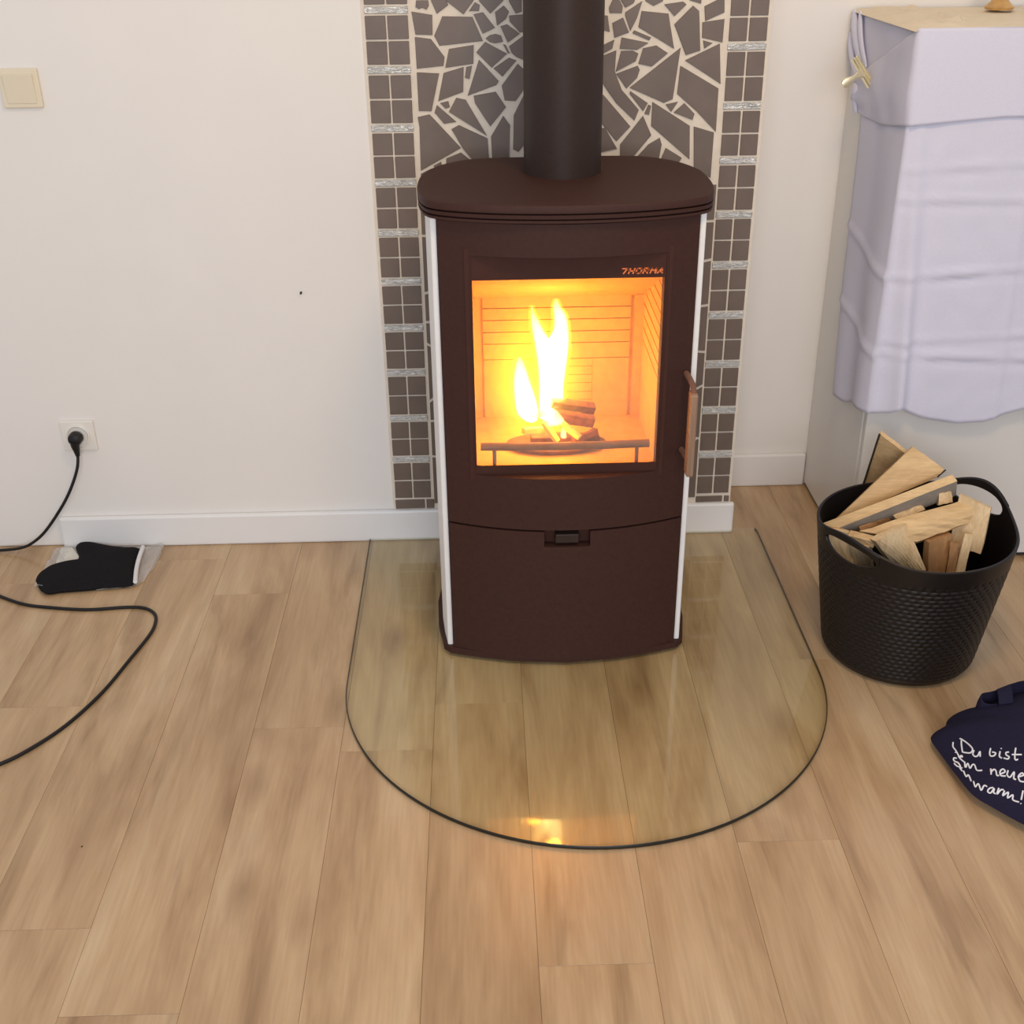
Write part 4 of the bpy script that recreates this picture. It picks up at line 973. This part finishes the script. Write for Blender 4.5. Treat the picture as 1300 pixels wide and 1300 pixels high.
# bulldog clip
bc = thing('bulldog_clip', 'shiny gold bulldog clip pinching the tablecloth corner', 'clip', (0.873, 0.07, 1.145))
A, B_, Cc, D_ = Vector((0.8487, 0.060, 1.1753)), Vector((0.8945, 0.060, 1.1139)), Vector((0.8716, 0.060, 1.1446)), Vector((0.8234, 0.045, 1.1184))
ax = (B_ - A).normalized()
nrm = Vector((0, -1, 0.35)).normalized()                       # the clip lies flat towards the room
perp = ax.cross(nrm).normalized()
if perp.dot(D_ - Cc) < 0:
    perp = -perp
for q in (0, 1):
    c0 = A - perp * (0.008 - 0.0085 * q) + nrm * (0.004 * q)
    m = MB()
    ring = lambda p: [tuple(p - nrm * 0.012), tuple(p + nrm * 0.002), tuple(p + nrm * 0.0045 + perp * 0.003), tuple(p + nrm * 0.0045 + perp * 0.006), tuple(p + nrm * 0.001 + perp * 0.0085), tuple(p - nrm * 0.012 + perp * 0.0085)]
    m.loft([ring(c0), ring(c0 + ax * (B_ - A).length)])
    m.build('jaw', M['brass'], bc, bevel=0.0008)
m = MB()
p0 = Cc + perp * 0.007 + nrm * 0.006
rings = []
for t, w in ((0, .014), (.10, .0095), (.28, .0060), (.45, .0058), (.62, .0085), (.80, .0112), (.92, .0105), (1.0, .0055)):
    p = p0.lerp(D_, t) + nrm * 0.003 * math.sin(math.pi * t)
    rings.append([tuple(p + ax * w * cu + nrm * 0.003 * cn) for cu, cn in ((-1, -.6), (-.7, .8), (0, 1.2), (.7, .8), (1, -.6), (0, -1))])
m.loft(rings)
m.build('lever', M['brass'], bc, smooth=True)

# ornament on the cabinet, cut by the top of the picture
ob = thing('glass_candle_holder', 'clear glass bowl with amber base standing on the cloth-covered cabinet top', 'candle holder', (1.18, 0.115, 1.266))
MB().lathe([(0.001, 1.2660), (0.030, 1.2660), (0.033, 1.2715), (0.020, 1.2825), (0.012, 1.2975), (0.016, 1.3125), (0.001, 1.3135)], (1.18, 0.115), 28).build('amber_base', M['amber'], ob, smooth=True)
MB().lathe([(0.010, 1.3125), (0.035, 1.3225), (0.055, 1.3525), (0.058, 1.3975), (0.055, 1.3975), (0.050, 1.3545), (0.030, 1.3275), (0.006, 1.3175)], (1.18, 0.115), 32).build('bowl', M['clear'], ob, smooth=True)

# ------------------------------------------------------------------ basket
BX, BY = 0.911, -0.557
PHI0 = math.radians(30)


def hdelta(phi):
    d = []
    for h in (PHI0, PHI0 + math.pi):
        d.append((phi - h + math.pi) % (2 * math.pi) - math.pi)
    return min(d, key=abs)


def b_rad(z):
    return interp(z, [(0.0, 0.146), (0.006, 0.157), (0.020, 0.1645), (0.30, 0.2035), (0.40, 0.2165)])


def rim_z(phi):
    d = abs(hdelta(phi))
    right = math.cos(phi - PHI0) > 0                          # the far handle stands a little higher
    return 0.312 + (0.047 if right else 0.034) * math.exp(-(d / 0.46) ** 2)


HW, HH = 0.345, 0.0235


def hole_z(phi):
    return 0.3175 if math.cos(phi - PHI0) > 0 else 0.3075


#                             # hand hole: half angle, middle height, half height


def top_z(phi):
    d = abs(hdelta(phi))
    if d < HW:
        return hole_z(phi) - HH * math.sqrt(max(0, 1 - (d / HW) ** 2))
    return rim_z(phi)


bk = thing('wood_basket', 'round black plastic basket with woven texture holding split firewood', 'basket', (BX, BY, 0))
NP, NZ = 372, 112
phis = [2 * math.pi * k / NP for k in range(NP)]
ROW, CELL = 4 * 0.272 / (0.92 * 112), 2 * math.pi / 62
outer = []
for j in range(NZ + 1):
    v = j / NZ
    ring_ = []
    for p in phis:
        zt = top_z(p)
        z = 0.272 * v / 0.92 if v < 0.92 else lerp(0.272, zt, (v - 0.92) / 0.08)
        r = b_rad(z)
        if 0.020 < z < 0.276:
            row = int(z / ROW + 1e-6)
            fz = max(0.0, z / ROW - row)
            fp_ = ((p / CELL) + 0.5 * (row % 2)) % 1
            r += 0.0021 * (math.sin(math.pi * fz) ** 0.7) * (math.sin(math.pi * fp_) ** 0.5) - 0.0006
        else:
            r += 0.0010
        ring_.append((BX + r * math.cos(p), BY + r * math.sin(p), z))
    outer.append(ring_)
m = MB()
rim1 = [(BX + (b_rad(top_z(p)) - 0.0015) * math.cos(p), BY + (b_rad(top_z(p)) - 0.0015) * math.sin(p), top_z(p) + 0.002) for p in phis]
rim2 = [(BX + (b_rad(top_z(p)) - 0.0055) * math.cos(p), BY + (b_rad(top_z(p)) - 0.0055) * math.sin(p), top_z(p) + 0.001) for p in phis]
inner = []
for v in (0.97, 0.8, 0.6, 0.4, 0.2, 0.03):
    inner.append([(BX + (b_rad(top_z(p) * v) - 0.006) * math.cos(p), BY + (b_rad(top_z(p) * v) - 0.006) * math.sin(p), max(0.006, top_z(p) * v)) for p in phis])
m.loft(outer + [rim1, rim2] + inner)
m.build('woven_body', M['basket'], bk, smooth=True)
for h in (PHI0, PHI0 + math.pi):
    m = MB()
    rings = []
    for q in range(49):
        d = lerp(-HW - 0.03, HW + 0.03, q / 48)
        p = h + d
        zl = hole_z(p) + HH * math.sqrt(max(0, 1 - (d / HW) ** 2))
        zu = rim_z(p) + 0.002
        c2, s2 = math.cos(p), math.sin(p)
        sec = []
        for rr, z in ((-0.0055, zl + 0.002), (-0.003, zl), (0.0015, zl), (0.0035, zl + 0.002), (0.0035, zu - 0.003), (0.001, zu), (-0.003, zu), (-0.0055, zu - 0.002)):
            r_ = b_rad(z) + rr
            sec.append((BX + r_ * c2, BY + r_ * s2, z))
        rings.append(sec)
    m.loft(rings)
    m.build('handle', M['basket'], bk, smooth=True)

# ------------------------------------------------------------------ firewood in the basket
WL = {
    'A': ('thin upright board with a dark bark edge at the back of the basket', 'kind'),
    'B': ('widest flat pale board sticking up highest in the basket', 'kind'),
    'C': ('long square batten with grey side lying across the basket', 'kind'),
    'D': ('small rough pale offcut lying beside the long grey-sided batten', 'kind_y'),
    'E': ('tiny square pale stub at the right end of the long batten', 'kind_y'),
    'F': ('short orange-brown block left of the rough pale offcut', 'kind_o'),
    'G': ('thick split log lying slantwise across the middle of the basket', 'kind'),
    'H': ('broad pale wedge leaning on the front rim of the basket', 'kind_y'),
    'I': ('upright plank with rough top beside the right basket handle', 'kind_y'),
    'J': ('narrow bright yellow stick standing at the front right of the basket', 'kind_y'),
    'K': ('orange-brown upright split piece at the front of the basket', 'kind_o'),
    'L': ('bark-edged upright stick between the orange piece and the bright stick', 'kind_o'),
    'M': ('small pale stick just behind the left basket handle', 'kind'),
    'N': ('pale board seen through the left handle hole of the basket', 'kind_y'),
    'O': ('pale piece right of the board in the left handle hole', 'kind_y'),
}
view = Vector((0.33, 0.78, -0.42)).normalized()
for key, (q, t) in WOOD.items():
    q = [Vector(p) for p in q]
    nn = (q[1] - q[0]).cross(q[3] - q[0]).normalized()
    if nn.dot(view) < 0:
        nn = -nn
    nn = (nn + view * 0.35).normalized()
    ext = nn * t
    if key == 'C':
        ext = Vector((0.0116, 0.0191, -0.045))                 # square batten: the grey side hangs below its top face
    ns, nw = 9, 4
    rnd = random.Random(key)
    front, back = [], []
    for i in range(ns + 1):
        u = i / ns
        rf, rb = [], []
        for j in range(nw + 1):
            v = j / nw
            p = q[0].lerp(q[1], u).lerp(q[3].lerp(q[2], u), v)
            k = Vector((rnd.uniform(-1, 1), rnd.uniform(-1, 1), rnd.uniform(-1, 1))) * (0.0007 if key not in 'DG' else 0.0018)
            bulge = -nn * (0.012 * math.sin(math.pi * v) if key == 'G' else 0.0)
            rf.append(tuple(p + k + bulge))
            rb.append(tuple(p + ext + k))
        front.append(rf)
        back.append(rb)
    rings = [front[i] + back[i][::-1] for i in range(ns + 1)]
    lab, mk = WL[key]
    mats = [M[mk], M['grey_wood'] if key == 'C' else M['bark']]
    m = MB().loft(rings)
    if key in 'ACL':
        n_ = len(rings[0])
        for fi, f in enumerate(m.f):
            c = sum((Vector(m.v[i]) for i in f), Vector()) / len(f)
            if key in 'AC' and len(f) > 4 and fi == len(m.f) - 1:
                m.mi[fi] = 1
            if key == 'L' and fi % n_ == 4:
                m.mi[fi] = 1
    o = m.build('firewood', mats, None)
    tag(o, lab, 'firewood', 'split firewood in the basket')
    if key == 'A':
        # bark strip along the board's left edge
        e0, e1 = q[0], q[3]
        MB().tube([tuple(e0 + (e1 - e0) * k / 6 + Vector((-0.001, -0.002, 0.001 * (k % 2)))) for k in range(7)], 0.0024, 8).build('bark_edge', M['bark'], o)
    if key == 'B':
        MB().tube([tuple(q[1].lerp(q[2], k / 4)) for k in range(5)], 0.0018, 8).build('bark_edge', M['bark'], o)

# ------------------------------------------------------------------ oven mitt in its wrapper
def puffed(outline, centre, base, h, rings=10, power=2.4, rough=0.0):
    """a soft closed body over a flat outline, highest in the middle"""
    n_ = len(outline)
    rs_ = []
    for k in range(rings + 1):
        t = 1 - k / rings * 0.985
        rs_.append([(lerp(centre[0], x, t), lerp(centre[1], y, t), base + h * (1 - t ** power) ** 0.6 + rough * noise.noise((x * 30 * t, y * 30 * t, 2))) for x, y in outline])
    lo = [(lerp(centre[0], x, 0.97), lerp(centre[1], y, 0.97), base - 0.006) for x, y in outline]
    return MB().loft([lo] + rs_)


mo = [(p.x, p.y) for p in catmull([(x, y, 0) for x, y, z in MITT], 4, True)]
mt = thing('oven_mitt', 'black oven mitt lying in clear wrapping by the baseboard', 'oven mitt', (-1.0, -0.12, 0))
puffed(mo, (-0.985, -0.125), 0.009, 0.022).build('mitt_body', M['mitt'], mt, smooth=True)
cuff = [MITT[16], MITT[17], MITT[18], MITT[19]]
MB().tube([(p.x + 0.006, p.y, 0.016) for p in catmull([(x, y, 0) for x, y, z in cuff], 6)], 0.0055, 10).build('cuff_lining', M['lining'], mt, smooth=True)
pk = thing('plastic_wrapper', 'clear crinkled plastic wrapper under and around the black oven mitt', 'wrapper', (-1.0, -0.12, 0))
po2 = [(x, min(y, -0.022)) for x, y, z in PACK]
po2 = [(p.x, min(p.y, -0.019)) for p in catmull([(x, y, 0) for x, y in po2], 4, True)]
cx_, cy_ = -0.99, -0.12
rs_ = [[(lerp(cx_, x, t), lerp(cy_, y, t), 0.0025 + (0.022 * abs(noise.noise((x * 60 * t, y * 60 * t, 1))) if t > 0.7 else 0.0)) for x, y in po2] for t in (1.0, 0.94, 0.88, 0.8, 0.7, 0.4, 0.05)]
MB().loft(rs_).build('film', M['film'], pk)
q = [MITT[8], MITT[7], MITT[5], (MITT[4][0] - 0.004, MITT[4][1] + 0.02, 0), (PACK[2][0], PACK[2][1], 0), (PACK[3][0], min(PACK[3][1], -0.022), 0)]
m = MB().loft([[(x, min(y, -0.02), 0.0055) for x, y, *_ in q], [(x, min(y, -0.02), 0.0068) for x, y, *_ in q]])
m.build('label_card', M['card'], pk)

# ------------------------------------------------------------------ navy printed bag
BC = (1.13, -1.0)


def b_edge(th):
    dx, dy = math.cos(th), math.sin(th)
    best = 0.1
    for i in range(len(BO)):
        x1, y1 = BO[i][0] - BC[0], BO[i][1] - BC[1]
        x2, y2 = BO[(i + 1) % len(BO)][0] - BC[0], BO[(i + 1) % len(BO)][1] - BC[1]
        den = dx * (y2 - y1) - dy * (x2 - x1)
        if abs(den) < 1e-12:
            continue
        t = (x1 * (y2 - y1) - y1 * (x2 - x1)) / den
        u = (x1 * dy - y1 * dx) / den
        if t > 0 and -1e-6 <= u <= 1 + 1e-6:
            best = max(best, t)
    return best


def bag_z(x, y):
    dx, dy = x - BC[0], y - BC[1]
    r = math.hypot(dx, dy)
    t = min(1, r / b_edge(math.atan2(dy, dx))) if r > 1e-6 else 0
    return 0.02 + 0.085 * (1 - t ** 2.6) ** 0.75


bag = thing('cloth_bag', 'navy blue cloth bag with white handwriting lying on the floor at right', 'bag', (1.13, -1.0, 0))
NB = 160
ths = [2 * math.pi * k / NB for k in range(NB)]
rs_ = []
for sgn, t in [(-1, 0.55), (-1, 0.85), (-1, 0.95)] + [(0, 1.0)] + [(1, v) for v in (0.985, 0.96, 0.92, 0.86, 0.78, 0.68, 0.56, 0.42, 0.28, 0.14, 0.02)]:
    ring_ = []
    for th in ths:
        R_ = b_edge(th)
        x, y = BC[0] + R_ * t * math.cos(th), BC[1] + R_ * t * math.sin(th)
        if sgn < 0:
            z = 0.001 + 0.019 * max(0, (t - 0.6) / 0.4) ** 3
        else:
            z = 0.02 + 0.085 * max(0, 1 - t ** 2.6) ** 0.75
        ring_.append((x, y, z))
    rs_.append(ring_)
MB().loft(rs_).build('bag_body', M['navy'], bag, smooth=True)
# printed words, laid on the cloth
m = MB()
for stk in TXT:
    P = catmull([(x, y, 0) for x, y in stk], 5) if len(stk) > 2 else [Vector((x, y, 0)) for x, y in stk]
    pts = [(p.x, p.y, bag_z(p.x, p.y) + 0.0004) for p in P]
    m.tube(pts, 0.0015, 6)
m.build('handwriting', M['ink'], bag, smooth=True)
# open mouth with its strap at the far side
mth = [tuple(p) for p in catmull(MOUTH, 4, True)]
mx_, my_ = sum(p[0] for p in mth) / len(mth), sum(p[1] for p in mth) / len(mth)
sc_ = lambda kx, dz, z=None: [(lerp(mx_, x, kx), lerp(my_, y, kx), z if z is not None else zz + dz) for x, y, zz in mth]
MB().loft([sc_(1.12, 0, 0.02), sc_(1.05, -0.012), sc_(1.0, 0.0), sc_(0.965, 0.0005), sc_(0.95, -0.006), sc_(0.94, 0, 0.045)]).build('bag_mouth', M['navy'], bag, smooth=True)
MB().loft([sc_(0.945, 0, 0.048), sc_(0.945, 0, 0.052)]).build('bag_mouth_shade', M['navy_shade'], bag)  # near-black disc painted as the darkness inside the mouth
s0, s1, s2, s3 = [Vector(p) for p in STRAP]
m = MB()
rings = []
for k in range(9):
    t = k / 8
    a_, b_ = s0.lerp(s3, t), s1.lerp(s2, t)
    up = Vector((0, 0, 0.004 * math.sin(math.pi * t)))
    th_ = Vector((0, 0, 0.002))
    rings.append([tuple(a_ + up - th_), tuple(b_ + up - th_), tuple(b_ + up + th_), tuple(a_ + up + th_)])
m.loft(rings)
m.build('strap', M['navy'], bag, smooth=True)

cr = MB().lathe([(0.0005, 0.0), (0.0016, 0.0003), (0.0012, 0.0018), (0.0004, 0.0022)], (-0.7463, -1.1194), 8)
tag(cr.build('crumb', M['dark']), 'tiny dark crumb on the bare floorboards at lower left', 'crumb')
